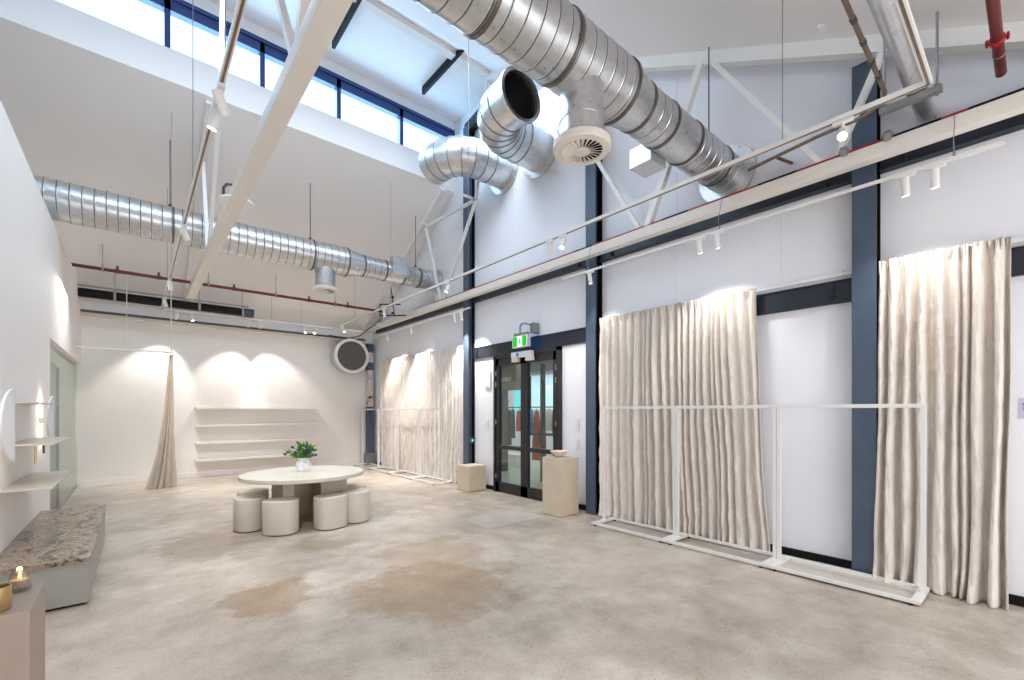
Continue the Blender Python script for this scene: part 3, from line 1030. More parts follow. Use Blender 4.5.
fig = [[(0.006, 0.008), (0.03, -0.005), (0.024, -0.02), (-0.004, -0.005)], [(-0.012, 0.035), (0.018, 0.035), (0.012, -0.012), (-0.016, -0.012)],
       [(0.012, -0.008), (-0.012, -0.012), (0.026, -0.06), (0.04, -0.05)], [(-0.016, -0.01), (0.0, -0.012), (-0.03, -0.065), (-0.045, -0.055)],
       [(-0.01, 0.034), (-0.016, 0.022), (-0.045, 0.008), (-0.04, 0.02)]]
for q in fig:
    m.rings([[(EX - 0.0055, cy + a, cz + b) for a, b in q], [(EX - 0.003, cy + a, cz + b) for a, b in q]])
m.lathe([(0.013, 0), (0.013, 0.003)], (EX - 0.0055, cy - 0.002, cz + 0.055), (1, 0, 0), 12)
m.build('running_figure', 'exit_green', face, smooth=0)
m = MB()
m.box(EX + 0.01, EX + 0.06, 5.52, 5.86, EZ1 + 0.0, EZ1 + 0.045, 0.004)
m.sweep([(EX + 0.035, 5.72, EZ1 + 0.03), (EX + 0.035, 5.72, EZ1 + 0.16), (EX + 0.035, 5.68, EZ1 + 0.2), (EX + 0.035, 5.60, EZ1 + 0.2), (EX + 0.08, 5.52, EZ1 + 0.17), (5.15, 5.5, EZ1 + 0.1)], 0.016, 8)
m.box(5.08, 5.2, 5.44, 5.54, EZ1 + 0.03, EZ1 + 0.2, 0.005)
m.build('hanging_bracket', 'grey_metal', o)
MB().box(EX + 0.0705, EX + 0.074, EY0, EY1, EZ0 + 0.015, EZ1 - 0.015).build('rear_face', emit('exit_glow_blue', (60, 150, 255), 1.6), o, smooth=0)


# wall plates
def plate(name, y0, y1, z0, z1, label, cat, mat='switch', depth=0.02, group=None):
    o = thing(name, label, cat, (XR, (y0 + y1) / 2, z0), group)
    return MB().box(XR - depth, XR - 0.001, y0, y1, z0, z1, 0.004).build('plate', mat, o, smooth=0)


o = plate('wall_switch', 4.55, 4.64, 1.2, 1.38, 'upper white switch plate between the doors and the column', 'switch', group='switch plates right of the doors')
MB().box(XR - 0.026, XR - 0.019, 4.58, 4.61, 1.25, 1.33, 0.003).build('rocker', 'switch', o, smooth=0)
o = plate('wall_switch', 4.55, 4.63, 0.92, 1.07, 'lower white switch plate between the doors and the column', 'switch', group='switch plates right of the doors')
MB().box(XR - 0.026, XR - 0.019, 4.575, 4.605, 0.96, 1.03, 0.003).build('rocker', 'switch', o, smooth=0)
o = plate('wall_panel', 6.78, 6.96, 1.95, 2.28, 'white rectangular plate high on the wall left of the doors', 'wall plate', 'wall_cool', 0.03)
MB().box(XR - 0.035, XR - 0.029, 6.80, 6.94, 1.98, 2.25, 0.003).build('cover', 'switch', o, smooth=0)
o = plate('wall_switch', 6.86, 6.94, 1.18, 1.32, 'small white switch on the wall left of the doors', 'switch')
MB().box(XR - 0.026, XR - 0.019, 6.885, 6.915, 1.21, 1.29, 0.003).build('rocker', 'switch', o, smooth=0)
o = thing('exit_button', 'small green door release button on the column left of the doors', 'button', (5.1, 7.31, 0.9))
bb = MB().box(5.06, 5.14, 7.25, 7.318, 0.86, 0.98, 0.004).build('button_box', plain('green_plastic', (16, 92, 72), 0.4), o, smooth=0)
MB().lathe([(0.025, 0), (0.022, 0.012)], (5.1, 7.25, 0.92), (0, -1, 0), 16).build('push_button', 'switch', bb)


def text_mesh(name, s, size, mat, parent, origin, right, up, depth=0.001):
    cu = bpy.data.curves.new(name, 'FONT')
    cu.body = s
    cu.size = size
    cu.extrude = depth
    tmp = bpy.data.objects.new(name, cu)
    COL.objects.link(tmp)
    bpy.context.view_layer.update()
    me = bpy.data.meshes.new_from_object(tmp.evaluated_get(bpy.context.evaluated_depsgraph_get()))
    bpy.data.objects.remove(tmp)
    right, up = Vector(right), Vector(up)
    nrm = right.cross(up)
    base = Vector(parent['_base']) if parent.get('_base') is not None else Vector((0, 0, 0))
    for v in me.vertices:
        v.co = Vector(origin) + right * v.co.x + up * v.co.y + nrm * v.co.z - base
    me.materials.clear()
    me.materials.append(M[mat])
    o = bpy.data.objects.new(name, me)
    COL.objects.link(o)
    o.parent = parent
    return o


o = thing('wall_label', 'small lilac printed label on the wall right of the near curtain', 'label', (XR, 0.1, 1.4))
MB().box(XR - 0.004, XR - 0.001, -0.06, 0.105, 1.44, 1.60).build('label_card', 'label_paper', o, smooth=0)
text_mesh('label_text', 'THE TEE\n10', 0.03, 'ink', o, (XR - 0.005, 0.09, 1.54), (0, -1, 0), (0, 0, 1))


# ------------------------------------------------------------------ the shop seen through the doors
structure(MB().box(XR + 0.2, 11.0, 4.0, 14.0, -0.12, 0.0).build('floor_beyond', plain('vinyl_floor', (176, 182, 168), 0.3, var=0.05), smooth=0))
structure(MB().box(XR + 0.21, 11.0, 4.0, 14.0, 2.75, 2.9).build('ceiling_beyond', plain('dark_exposed_ceiling', (70, 68, 60), 0.8, var=0.4, scale=3), smooth=0))
structure(MB().box(9.6, 9.8, 4.0, 14.0, 0, 3.2).build('wall_beyond', 'wall_cool', smooth=0))
structure(MB().box(XR + 0.21, 9.6, 13.0, 13.2, 0, 3.2).build('wall_beyond_end', 'wall_cool', smooth=0))
structure(MB().box(XR + 0.21, 9.6, 4.0, 4.1, 0, 3.2).build('wall_beyond_near', 'wall_cool', smooth=0))
lamp('shop_lights', 'AREA', (8.0, 8.8, 2.72), (0, 0, -1), 130, (0.92, 0.98, 1.0), shape='RECTANGLE', size=2.0, size_y=5.0)
# olive bulkhead with faint lettering and a timber post
o = thing('bulkhead', 'olive bulkhead with pale lettering seen through the left door leaf', 'bulkhead', (7.0, 8.4, 2.3))
MB().box(7.0, 7.3, 8.14, 9.4, 2.02, 2.745).build('panel', plain('olive_panel', (104, 98, 74), 0.7), o, smooth=0)
text_mesh('lettering', 'LOREY', 0.125, 'switch', o, (6.995, 8.68, 2.24), (0, -1, 0), (0, 0, 1))
tag(MB().box(7.0, 7.12, 8.78, 8.92, 0, 2.02).build('timber_post', plain('warm_timber', (176, 128, 84), 0.55, var=0.15, scale=20), smooth=0), 'warm timber post behind the left edge of the left door leaf', 'post')
tag(MB().box(7.0, 7.12, 8.58, 8.72, 0, 2.02).build('dark_post', 'dark_steel', smooth=0), 'dark grey post beside the timber post behind the left door leaf', 'post')
o = thing('glazing_post', 'dark green upright with a cross bar seen through the right door leaf', 'post', (6.64, 6.84, 0))
MB().box(6.6, 6.68, 6.80, 6.88, 0, 2.5).build('upright', plain('dark_green_steel', (46, 66, 60), 0.4), o, smooth=0)
MB().box(6.61, 6.67, 6.30, 7.20, 0.98, 1.03).build('cross_bar', bpy.data.materials['dark_green_steel'], o, smooth=0)
o = thing('wall_poster', 'white panel with grey lettering on the far shop wall', 'poster', (9.58, 12.0, 1.6))
MB().box(9.57, 9.598, 11.5, 12.3, 1.5, 2.2).build('panel', 'switch', o, smooth=0)
text_mesh('lettering', 'HONY', 0.22, 'ink', o, (9.565, 12.1, 1.72), (0, -1, 0), (0, 0, 1))
o = thing('wall_screen', 'turquoise lit panel on the far shop wall behind the left door leaf', 'screen', (9.58, 11.1, 1.2))
MB().box(9.55, 9.598, 10.75, 11.25, 1.0, 2.9, 0.004).build('screen_frame', 'switch', o, smooth=0)
MB().box(9.545, 9.55, 10.79, 11.21, 1.04, 2.2).build('screen_face', emit('turquoise_panel', (96, 206, 214), 0.9), o, smooth=0)
o = thing('display_window', 'pale blue lit window on the far shop wall behind the right door leaf', 'window display', (9.58, 9.2, 1.6))
MB().box(9.56, 9.598, 8.3, 10.4, 1.55, 2.6).build('window_light', emit('pale_blue_window', (188, 222, 238), 0.95), o, smooth=0)
m = MB()
for y in (8.3, 9.35, 10.4):
    m.box(9.54, 9.56, y - 0.03, y + 0.03, 1.55, 2.6)
m.build('window_bars', 'dark_steel', o, smooth=0)
for i, (y, z, lab) in enumerate(((9.05, 2.35, 'upper round bulb glowing behind the right door leaf'), (9.35, 2.2, 'lower round bulb glowing behind the right door leaf'), (11.75, 2.3, 'round bulb glowing behind the left door leaf'))):
    o = thing('pendant_bulb', lab, 'lamp', (9.3, y, z), 'bulbs in the shop beyond')
    MB().lathe([(0.001, -0.05), (0.035, -0.035), (0.05, 0), (0.035, 0.035), (0.001, 0.05)], (9.3, y, z), (0, 0, 1), 16).build('bulb', 'lens', o)
    MB().tube((9.3, y, z + 0.05), (9.3, y, 2.748), 0.004, 5).build('cord', 'black', o)
# garment rail and clothes
RX = 8.0
o = thing('garment_rail', 'black garment rail with hanging clothes in the shop beyond the doors', 'garment rail', (RX, 8.9, 0))
MB().tube((RX, 7.5, 1.60), (RX, 10.3, 1.60), 0.014, 8).build('rail', 'black_metal', o)
for y in (7.5, 8.9, 10.3):
    MB().tube((RX, y, 0), (RX, y, 1.6), 0.014, 8).build('upright', 'black_metal', o)
MB().box(RX - 0.2, RX + 0.3, 9.0, 10.2, 0.0, 0.32, 0.01).build('white_base', 'shelf', o, smooth=0)


def garment(y, w, top, bot, rgb, flare, label, pattern=None):
    o = thing('garment', label, 'garment', (RX, y, 1.6), 'clothes on the rail beyond the doors')
    m = MB()
    n = 20
    rows = []
    for k_ in range(9):
        t_ = k_ / 8
        z = top + (bot - top) * t_
        ww = w * (0.55 + 0.45 * min(1, t_ * 5)) * (1 + flare * t_)
        th = 0.045 * (1 + flare * t_)
        rows.append([(RX + th * math.sin(2 * PI * j / n) * (1 + 0.25 * math.sin(j * 2.3 + y * 9)), y + ww / 2 * math.cos(2 * PI * j / n), z) for j in range(n)])
    m.rings(rows)
    k = NT('garment_cloth')
    c = lin(rgb)
    if pattern:
        f = k.noise(k.coords(), 16, 3)
        k.l(k.ramp(f, [(0.42, c), (0.5, lin(pattern)), (0.62, c)]), k.b.inputs['Base Color'])
    else:
        f = k.noise(k.coords(scale=(1, 1, 0.2)), 20, 3)
        k.l(k.ramp(f, [(0.3, tuple(x * 0.8 for x in c[:3]) + (1,)), (0.7, c)]), k.b.inputs['Base Color'])
    k.b.inputs['Roughness'].default_value = 0.85
    m.build('cloth', k.m, o, smooth=60)
    m = MB()
    m.sweep([(RX, y - w * 0.25, top - 0.01), (RX, y, top + 0.04), (RX, y + w * 0.25, top - 0.01)], 0.006, 6)
    m.sweep([(RX, y, top + 0.04), (RX, y, 1.60), (RX, y + 0.02, 1.625)], 0.004, 5)
    m.build('hanger', 'black_metal', o)


garment(9.80, 0.20, 1.52, 0.62, (44, 42, 46), 0.1, 'black coat at the far left of the clothes rail')
garment(9.60, 0.18, 1.52, 0.55, (50, 40, 42), 0.15, 'dark brown dress beside the black coat on the rail')
garment(9.43, 0.14, 1.54, 0.75, (60, 52, 60), 0.1, 'charcoal top on the rail between the brown dress and red top')
garment(9.16, 0.24, 1.50, 0.95, (206, 56, 74), 0.1, 'coral red top on the rail behind the left door leaf')
garment(8.68, 0.14, 1.52, 0.85, (52, 150, 214), 0.1, 'sky blue garment on the rail left of the orange dress')
garment(8.47, 0.22, 1.50, 0.22, (214, 92, 40), 0.5, 'orange patterned long dress on the rail behind the right door leaf', (126, 48, 40))
garment(8.22, 0.12, 1.52, 0.35, (226, 74, 40), 0.4, 'red orange dress on the rail half behind the green upright', (180, 40, 50))
garment(8.01, 0.26, 1.52, 1.0, (222, 228, 226), 0.1, 'white shirt on the rail behind the right door leaf')
garment(7.83, 0.10, 1.52, 0.9, (200, 34, 52), 0.1, 'bright red top on the rail right of the white shirt')
garment(7.70, 0.12, 1.50, 0.5, (52, 120, 160), 0.1, 'teal trousers at the right end of the clothes rail')


# ------------------------------------------------------------------ curtains
def curtain(name, label, y0, y1, xc, ztop, nfold, amp, fl0, fl1, seed, xbow=0.0, mat='linen', puddle=0.05, pinch=0.62):
    rnd = random.Random(seed)
    o = thing(name, label, 'curtain', (xc, (y0 + y1) / 2, 0), 'natural linen curtains on the right wall')
    NU, NV = nfold * 14, 130
    ws = [rnd.uniform(0.55, 1.6) for _ in range(nfold)]
    tot = sum(ws)
    am = [rnd.uniform(0.45, 1.2) for _ in range(nfold + 1)]
    ph = [rnd.uniform(-1, 1) for _ in range(6)]

    def fold(u):
        acc = 0
        for i, w in enumerate(ws):
            if u <= (acc + w) / tot or i == nfold - 1:
                t_ = (u * tot - acc) / w
                a = am[i] * (1 - t_) + am[i + 1] * t_
                return i, t_, a
            acc += w
    base = Vector(o['_base'])
    bm = bmesh.new()
    grid = []
    lo = [fold(j / NU) for j in range(NU + 1)]
    for r in range(NV + 1):
        v = r / NV                        # 0 top, 1 bottom
        row = []
        z = ztop * (1 - v)
        for j in range(NU + 1):
            u = j / NU
            i, t_, a = lo[j]
            y = y0 + (y1 - y0) * u
            drift = 0.9 * v * math.sin(4.3 * u * nfold / 6 + ph[0] * 3) * min(1, v * 2)
            s = math.sin(2 * PI * t_ + drift) + 0.28 * v * math.sin(4 * PI * t_ + 2.1 * am[i] * 3 + 2 * v)
            s = math.copysign(abs(s) ** 0.7, s)
            ramp_ = 0.55 + 0.45 * min(1.0, v * 4)
            off = amp * a * s * ramp_
            h = 1.0 - min(1.0, v / 0.05)      # pinch-pleated heading: narrow tucks that open below
            off = off * (1 - h * h * 0.35) + 0.030 * h * math.sin(6 * PI * t_)
            off += 0.018 * math.sin(5.1 * u + 3.0 * v + ph[0]) * v + 0.012 * math.sin(17 * u + 6 * v + ph[1]) * v
            off += 0.004 * math.sin(60 * u + 25 * v + ph[2]) * v + 0.003 * math.sin(140 * u - 44 * v + ph[3])
            off += 0.016 * mnoise.noise(Vector((y * 11, z * 2.4, seed))) * (0.3 + v) + 0.013 * mnoise.noise(Vector((y * 30, z * 8, seed + 5))) * (0.25 + v) + 0.006 * mnoise.noise(Vector((y * 70, z * 22, seed + 9)))
            y += (fl0 * (1 - u) + fl1 * u) * v ** 1.6 + 0.010 * math.sin(9 * v + 14 * u + ph[4]) * v
            x = xc - off - xbow * v * v * (0.4 + 0.6 * (1 - u))
            zz = z
            if v > 0.93:                  # hem breaking on the floor
                q = (v - 0.93) / 0.07
                x -= 0.6 * puddle * q * (0.6 + 0.4 * math.sin(2 * PI * t_ + 1.0))
                zz = z + 0.012 * q * (1 + math.sin(31 * u + ph[5])) * 0.5
            row.append(bm.verts.new(Vector((min(x, 5.160), y, max(zz, 0.004))) - base))
        grid.append(row)
    for r in range(NV):
        for j in range(NU):
            bm.faces.new((grid[r][j], grid[r][j + 1], grid[r + 1][j + 1], grid[r + 1][j]))
    me = bpy.data.meshes.new('curtain_cloth')
    bm.to_mesh(me)
    bm.free()
    for p in me.polygons:
        p.use_smooth = True
    me.materials.append(M[mat])
    c = bpy.data.objects.new('curtain_cloth', me)
    COL.objects.link(c)
    c.parent = o
    md = c.modifiers.new('thick', 'SOLIDIFY')
    md.thickness = 0.003
    # pinch pleat heading tape and hooks
    m = MB()
    acc = 0
    for i, w in enumerate(ws):
        y = y0 + (y1 - y0) * (acc + w * 0.25) / tot
        acc += w
        m.sweep([(5.182, y, ztop - 0.03), (5.182, y, ztop + 0.008), (5.19, y, ztop + 0.010)], 0.003, 5)
    m.build('curtain_hooks', 'white_metal', o)
    return o


CX = 5.10
curtain('linen_curtain', 'near linen curtain at right with crumpled folds, right of the nearest navy column', 0.93, 0.14, CX, 2.835, 9, 0.066, 0.02, 0.02, 3, xbow=0.05, puddle=0.08)
curtain('linen_curtain', 'middle linen curtain right of the doors behind the near clothes racks', 4.06, 1.97, CX, 2.825, 22, 0.064, 0.0, -0.14, 5, xbow=0.0, puddle=0.03)
curtain('linen_curtain', 'far wide linen curtain behind the far clothes racks', 11.45, 7.56, CX, 2.84, 36, 0.060, 0.0, 0.0, 9, puddle=0.02)
for y0, y1, lab in ((-1.0, 0.93, 'white curtain rail above the near curtain'), (1.13, 4.11, 'white curtain rail above the middle curtain and white bay'), (7.52, 11.6, 'white curtain rail above the far curtain')):
    o = thing('curtain_rail', lab, 'curtain rail', (5.1, (y0 + y1) / 2, 2.82), 'curtain rails on the right wall')
    MB().box(5.168, 5.19, y0, y1, 2.795, 2.83, 0.003).build('rail', 'white_metal', o, smooth=0)
    n = max(2, int((y1 - y0) / 0.9))
    for i in range(n + 1):
        y = y0 + 0.1 + (y1 - y0 - 0.2) * i / n
        MB().box(5.165, XR - 0.001, y - 0.015, y + 0.015, 2.83, 2.845).build('bracket', 'white_metal', o, smooth=0)

# hanging rail with a tied-back curtain, far left
o = thing('hanging_rail', 'white square rail hung on wires before the left back corner', 'rail', (-0.1, 11.1, 2.66))
MB().box(XL + 0.002, 0.56, 11.085, 11.115, 2.64, 2.67, 0.003).build('rail', 'white_metal', o, smooth=0)
for x, r in ((-0.12, 0.006), (0.545, 0.009)):
    MB().tube((x, 11.1, 2.66), (x, 11.1, roof_back(11.1)), r, 8).build('suspension_rod', 'white_metal', o)
o = thing('gathered_curtain', 'taupe linen curtain gathered to a point hanging from the white rail end', 'curtain', (0.5, 11.1, 0))
m = MB()
rows = []
n = 168
for k_ in range(60):
    v = k_ / 59
    z = 2.61 * (1 - v) + 0.006
    hw = 0.026 + 0.062 * v ** 0.9 + 0.085 * v ** 3
    cx = 0.575 - hw - 0.02 * v
    hd = 0.024 + 0.09 * v ** 0.8
    row = []
    for j in range(n):
        a = 2 * PI * j / n
        pl = 1 + (0.24 + 0.22 * v) * (2 * abs(math.sin(5.5 * a + 0.8 * v + 0.4 * math.sin(3 * a))) - 1) + 0.16 * v * math.sin(5 * a + 2 * v + 1) + 0.05 * mnoise.noise(Vector((a * 3, z * 4, 2)))
        row.append((cx + hw * math.cos(a) * pl, 11.1 + hd * math.sin(a) * pl, z))
    rows.append(row)
m.rings(rows)
m.build('curtain_cloth', 'linen_taupe', o, smooth=80)


# ------------------------------------------------------------------ clothes racks
def rack(xc, y0, y1, label, group, tray=False, depth=0.235, h=1.56):
    o = thing('clothes_rack', label, 'clothes rack', (xc, (y0 + y1) / 2, 0), group)
    s = 0.033
    MB().box(xc - s / 2, xc + s / 2, y0, y1, h - s, h, 0.002).build('top_bar', 'white_metal', o, smooth=0)
    for y in (y0 + s / 2, y1 - s / 2):
        MB().box(xc - s / 2, xc + s / 2, y - s / 2, y + s / 2, 0.03, h - s, 0.002).build('upright', 'white_metal', o, smooth=0)
    m = MB()
    for x in (xc - depth, xc + depth - 0.06):
        m.box(x - s / 2, x + s / 2, y0, y1, 0.018, 0.045, 0.002)
    for y in (y0 + 0.03, y1 - 0.03):
        m.box(xc - depth, xc + depth - 0.06, y - 0.03, y + 0.03, 0.0185, 0.0445, 0.002)
    m.build('base_frame', 'white_metal', o, smooth=0)
    if tray:
        MB().box(xc - depth + 0.015, xc + depth - 0.075, y0 + 0.06, y1 - 0.06, 0.010, 0.018).build('base_tray', 'taupe_shelf', o, smooth=0)
    for x in (xc - depth, xc + depth - 0.06):
        for y in (y0 + 0.06, y1 - 0.06):
            MB().lathe([(0.016, 0), (0.018, 0.018)], (x, y, 0), (0, 0, 1), 12).build('foot', 'rubber', o)
    return o


RG = 'white racks before the middle and near curtains'
rack(4.82, 0.585, 1.665, 'nearest white clothes rack with solid base tray, in front of the near column', RG, True)
rack(4.82, 1.668, 2.735, 'middle white clothes rack of the near row, before the right half of the curtain', RG)
rack(4.82, 2.738, 3.80, 'white clothes rack of the near row that stands closest to the doors', RG)
FG = 'white racks before the far curtain'
for i, lab in enumerate(('white clothes rack of the far row beside the low stone cube', 'second far white clothes rack from the low stone cube', 'third far white clothes rack from the low stone cube', 'farthest white clothes rack in the back corner')):
    rack(4.84, 7.86 + i * 1.09, 7.86 + i * 1.09 + 1.07, lab, FG)

# ------------------------------------------------------------------ plinths and bowl
o = tag(MB().box(4.555, 4.945, 4.345, 4.70, 0.006, 0.83, 0.006).build('plinth', 'stone', smooth=0), 'tall beige stone plinth with a bowl on it before the doors', 'plinth', 'stone display plinths')
o = tag(MB().box(4.69, 5.085, 6.78, 7.17, 0.006, 0.475, 0.006).build('plinth', 'stone', smooth=0), 'low beige stone cube at the foot of the column left of the doors', 'plinth', 'stone display plinths')
o = thing('bowl', 'shallow blush ceramic bowl on the tall stone plinth', 'bowl', (4.73, 4.53, 0.831))
MB().lathe([(0.055, 0.0), (0.06, 0.012), (0.085, 0.04), (0.125, 0.072), (0.135, 0.085), (0.128, 0.088), (0.11, 0.07), (0.06, 0.03), (0.001, 0.02)], (4.73, 4.53, 0.831), (0, 0, 1), 40).build('bowl_body', 'bowl', o, smooth=60)
MB().lathe([(0.058, 0), (0.062, 0.010), (0.058, 0.013)], (4.73, 4.53, 0.8305), (0, 0, 1), 32).build('foot_ring', plain('terracotta_foot', (186, 128, 96), 0.6), o)
o = tag(MB().box(-0.66, -0.27, 2.19, 2.53, 0.006, 0.83, 0.006).build('plinth', 'plinth_blush', smooth=0), 'cream plinth at the lower left corner holding the candle', 'plinth')
CDX, CDY = -0.33, 2.462
o = thing('candle', 'lit cream candle in a clear glass on the lower left plinth', 'candle', (CDX, CDY, 0.831))
MB().lathe([(0.028, 0.0), (0.030, 0.005), (0.030, 0.080), (0.0282, 0.080), (0.0276, 0.012), (0.001, 0.010)], (CDX, CDY, 0.831), (0, 0, 1), 36).build('glass_jar', 'jar_glass', o, smooth=50)
wax = MB().lathe([(0.0268, 0.0125), (0.0268, 0.040), (0.022, 0.041), (0.001, 0.038)], (CDX, CDY, 0.831), (0, 0, 1), 32).build('wax', 'wax', o)
MB().tube((CDX, CDY, 0.868), (CDX, CDY, 0.876), 0.001, 6).build('wick', 'black', wax)
MB().lathe([(0.001, 0), (0.0042, 0.003), (0.005, 0.007), (0.003, 0.013), (0.0008, 0.018)], (CDX, CDY, 0.874), (0, 0, 1), 14).build('flame', 'flame', wax, smooth=80)
l_ = lamp('candle_glow', 'POINT', (0, 0, 0), (0, 0, -1), 0.07, (1.0, 0.62, 0.28), shadow_soft_size=0.008)
l_.parent = o
l_.location = (0, 0, 0.066)
o = thing('votive', 'gold brass votive cup at the left edge of the lower left plinth', 'votive', (-0.36, 2.255, 0.831))
MB().lathe([(0.032, 0), (0.034, 0.003), (0.034, 0.078), (0.031, 0.078), (0.031, 0.01), (0.001, 0.01)], (-0.355, 2.262, 0.831), (0, 0, 1), 36).build('cup', 'gold', o, smooth=50)


# ------------------------------------------------------------------ bench, shelves, sconces, glass on the left wall
o = thing('marble_bench', 'low pale bench with brown veined marble top along the left wall', 'bench', (-0.54, 6.0, 0))
MB().box(XL + 0.002, -0.275, 4.765, 7.28, 0.02, 0.333, 0.004).build('bench_body', 'sage', o, smooth=0)
MB().box(XL + 0.002, -0.30, 4.79, 7.25, 0.0, 0.022).build('plinth_recess', 'black', o, smooth=0)
MB().box(XL + 0.002, -0.268, 4.75, 7.29, 0.333, 0.37, 0.004).build('marble_top', 'marble', o, smooth=0)
for z, lab, th, y0, y1, mt in ((0.865, 'lowest taupe metal shelf on the left wall above the marble bench', 0.012, 5.23, 6.66, 'taupe_shelf'), (1.22, 'middle taupe metal shelf on the left wall between the sconces', 0.012, 5.35, 6.70, 'taupe_shelf'), (1.57, 'top thin shelf on the left wall at sconce height', 0.010, 5.3, 6.70, 'taupe_shelf')):
    tag(MB().box(XL + 0.002, -0.52 if z < 1.5 else -0.62, y0, y1, z - th / 2, z + th / 2, 0.002).build('wall_shelf', mt, smooth=0), lab, 'shelf', 'metal shelves on the left wall')
for yc, lab in ((4.97, 'half moon white plaster sconce nearest the camera on the left wall'), (7.18, 'half moon white plaster sconce farther along the left wall beside the glass')):
    o = thing('wall_sconce', lab, 'wall lamp', (XL, yc, 1.395), 'half moon sconces on the left wall')
    m = MB()
    prof = []
    N = 32
    for i in range(N + 1):
        a = -PI / 2 + PI * i / N
        prof.append((yc + 0.23 - 0.46 * math.cos(a), 1.395 + 0.28 * math.sin(a)))
    m.prism(prof, 'x', -0.735, -0.72)
    m.build('half_moon_shade', 'sconce', o, smooth=0)
    MB().box(XL + 0.001, -0.735, yc + 0.02, yc + 0.06, 1.36, 1.43).build('wall_stem', 'white_metal', o, smooth=0)
    MB().box(-0.748, -0.735, yc + 0.10, yc + 0.13, 1.20, 1.59, 0.003).build('light_strip', emit('sconce_warm_strip', (255, 226, 184), 2.0), o, smooth=0)
    l_ = lamp('sconce_glow', 'AREA', (0, 0, 0), (-1, 0, 0), 7.0, (1.0, 0.84, 0.62), shape='RECTANGLE', size=0.03, size_y=0.40)
    l_.parent = o
    l_.location = (-0.752 - XL, 0.115, 0)
# little rods under the middle shelf
for y, lab in ((5.62, 'short brass rod hanging under the middle left shelf'), (6.08, 'short steel rod hanging under the middle left shelf')):
    tag(MB().tube((-0.66, y, 1.04 if y < 6 else 1.10), (-0.66, y, 1.213), 0.008, 8).build('hook_rod', 'gold' if y < 6 else 'dark_steel'), lab, 'rod')
# glass wall
o = bpy.data.objects.new('window_20', None)
COL.objects.link(o)
o.location = (XL, 10.2, 0)
o['_base'] = [XL, 10.2, 0]
o['kind'] = 'structure'
o['label'] = 'green tinted glass partition in the left wall'
MB().box(XL - 0.075, XL - 0.065, 8.07, YB - 0.01, 0.012, 2.42).build('window_pane', 'glass_green', o, smooth=0)
m = MB()
m.box(XL - 0.085, XL - 0.055, 8.06, 8.085, 0.0, 2.425)
m.box(XL - 0.085, XL - 0.055, 8.07, YB - 0.005, 0.0, 0.014)
m.build('window_frame', 'sage', o, smooth=0)
o = bpy.data.objects.new('door_2', None)
COL.objects.link(o)
o.location = (-1.0, 8.9, 0)
o['_base'] = [-1.0, 8.9, 0]
o['kind'] = 'structure'
MB().box(-1.02, -0.91, 9.0, 9.58, 0, 2.2, 0.004).build('door_jamb', 'switch', o, smooth=0)
MB().box(-1.02, -0.925, 9.585, 10.1, 0, 2.18, 0.004).build('door_panel', plain('steel_blue_door', (128, 160, 204), 0.5), o, smooth=0)
structure(MB().box(-2.2, -2.1, 8.0, YB, 0, 3.9).build('wall_fitting_room', plain('olive_cream_wall', (232, 232, 224), 0.7), smooth=0))
lamp('fitting_room_light', 'AREA', (-1.5, 10.0, 3.2), (0.15, -0.1, -1), 110, (1.0, 0.98, 0.92), shape='RECTANGLE', size=0.8, size_y=3.5)

# ------------------------------------------------------------------ back wall shelves
for i, (z, lab) in enumerate(((1.58, 'top long white shelf on the back wall'), (1.19, 'second long white shelf down on the back wall'), (0.80, 'third long white shelf down on the back wall'), (0.41, 'lowest long white shelf on the back wall behind the table'))):
    tag(MB().box(1.03, 3.62, 12.12, YB - 0.001, z - 0.045, z, 0.003).build('wall_shelf', 'shelf', smooth=0), lab, 'shelf', 'long shelves on the back wall')

# ------------------------------------------------------------------ table, stools, vase
TCX, TCY, TH = 1.78, 6.53, 0.66
o = thing('round_table', 'low pale oval table with slab legs ringed by cream stools', 'table', (TCX, TCY, 0))
m = MB()
rows = []
for rr, z in ((0.985, TH - 0.055), (0.998, TH - 0.048), (1.0, TH - 0.03), (0.998, TH - 0.006), (0.99, TH)):
    rows.append([(TCX + 0.78 * rr * math.cos(2 * PI * j / 96), TCY + 0.735 * rr * math.sin(2 * PI * j / 96), z) for j in range(96)])
m.rings(rows)
m.build('table_top', 'table', o)
MB().box(1.46, 1.60, 6.32, 6.95, 0, TH - 0.055, 0.006).build('leg', 'table_base', o, smooth=0)
MB().box(1.93, 2.28, 6.30, 6.70, 0, TH - 0.055, 0.006).build('leg', 'table_base', o, smooth=0)
MB().box(1.60, 2.25, 6.84, 6.95, 0, TH - 0.055, 0.006).build('leg', 'table_base', o, smooth=0)


def stool(x, y, rot, label):
    o = thing('stool', label, 'stool', (x, y, 0), 'cream stools around the low table')
    m = MB()
    A, B, H = 0.198, 0.172, 0.41
    rows = []
    for sc, z in ((0.97, 0.012), (1.0, 0.02), (1.0, H - 0.014), (0.99, H - 0.004), (0.97, H), (0.5, H + 0.001)):
        row = []
        for j in range(48):
            a = 2 * PI * j / 48
            c, s = math.cos(a), math.sin(a)
            e = 2 / 2.5
            px = A * math.copysign(abs(c) ** e, c) * sc
            py = B * math.copysign(abs(s) ** e, s) * sc
            row.append((x + px * math.cos(rot) - py * math.sin(rot), y + px * math.sin(rot) + py * math.cos(rot), z))
        rows.append(row)
    m.rings(rows)
    m.build('cushion_body', 'stool', o, smooth=40)
    m = MB()
    rows = []
    for z in (0.0, 0.013):
        row = []
        for j in range(40):
            px, py = (A - 0.02) * math.cos(2 * PI * j / 40), (B - 0.02) * math.sin(2 * PI * j / 40)
            row.append((x + px * math.cos(rot) - py * math.sin(rot), y + px * math.sin(rot) + py * math.cos(rot), z))
        rows.append(row)
    m.rings(rows)
    m.build('base_plate', 'black', o)


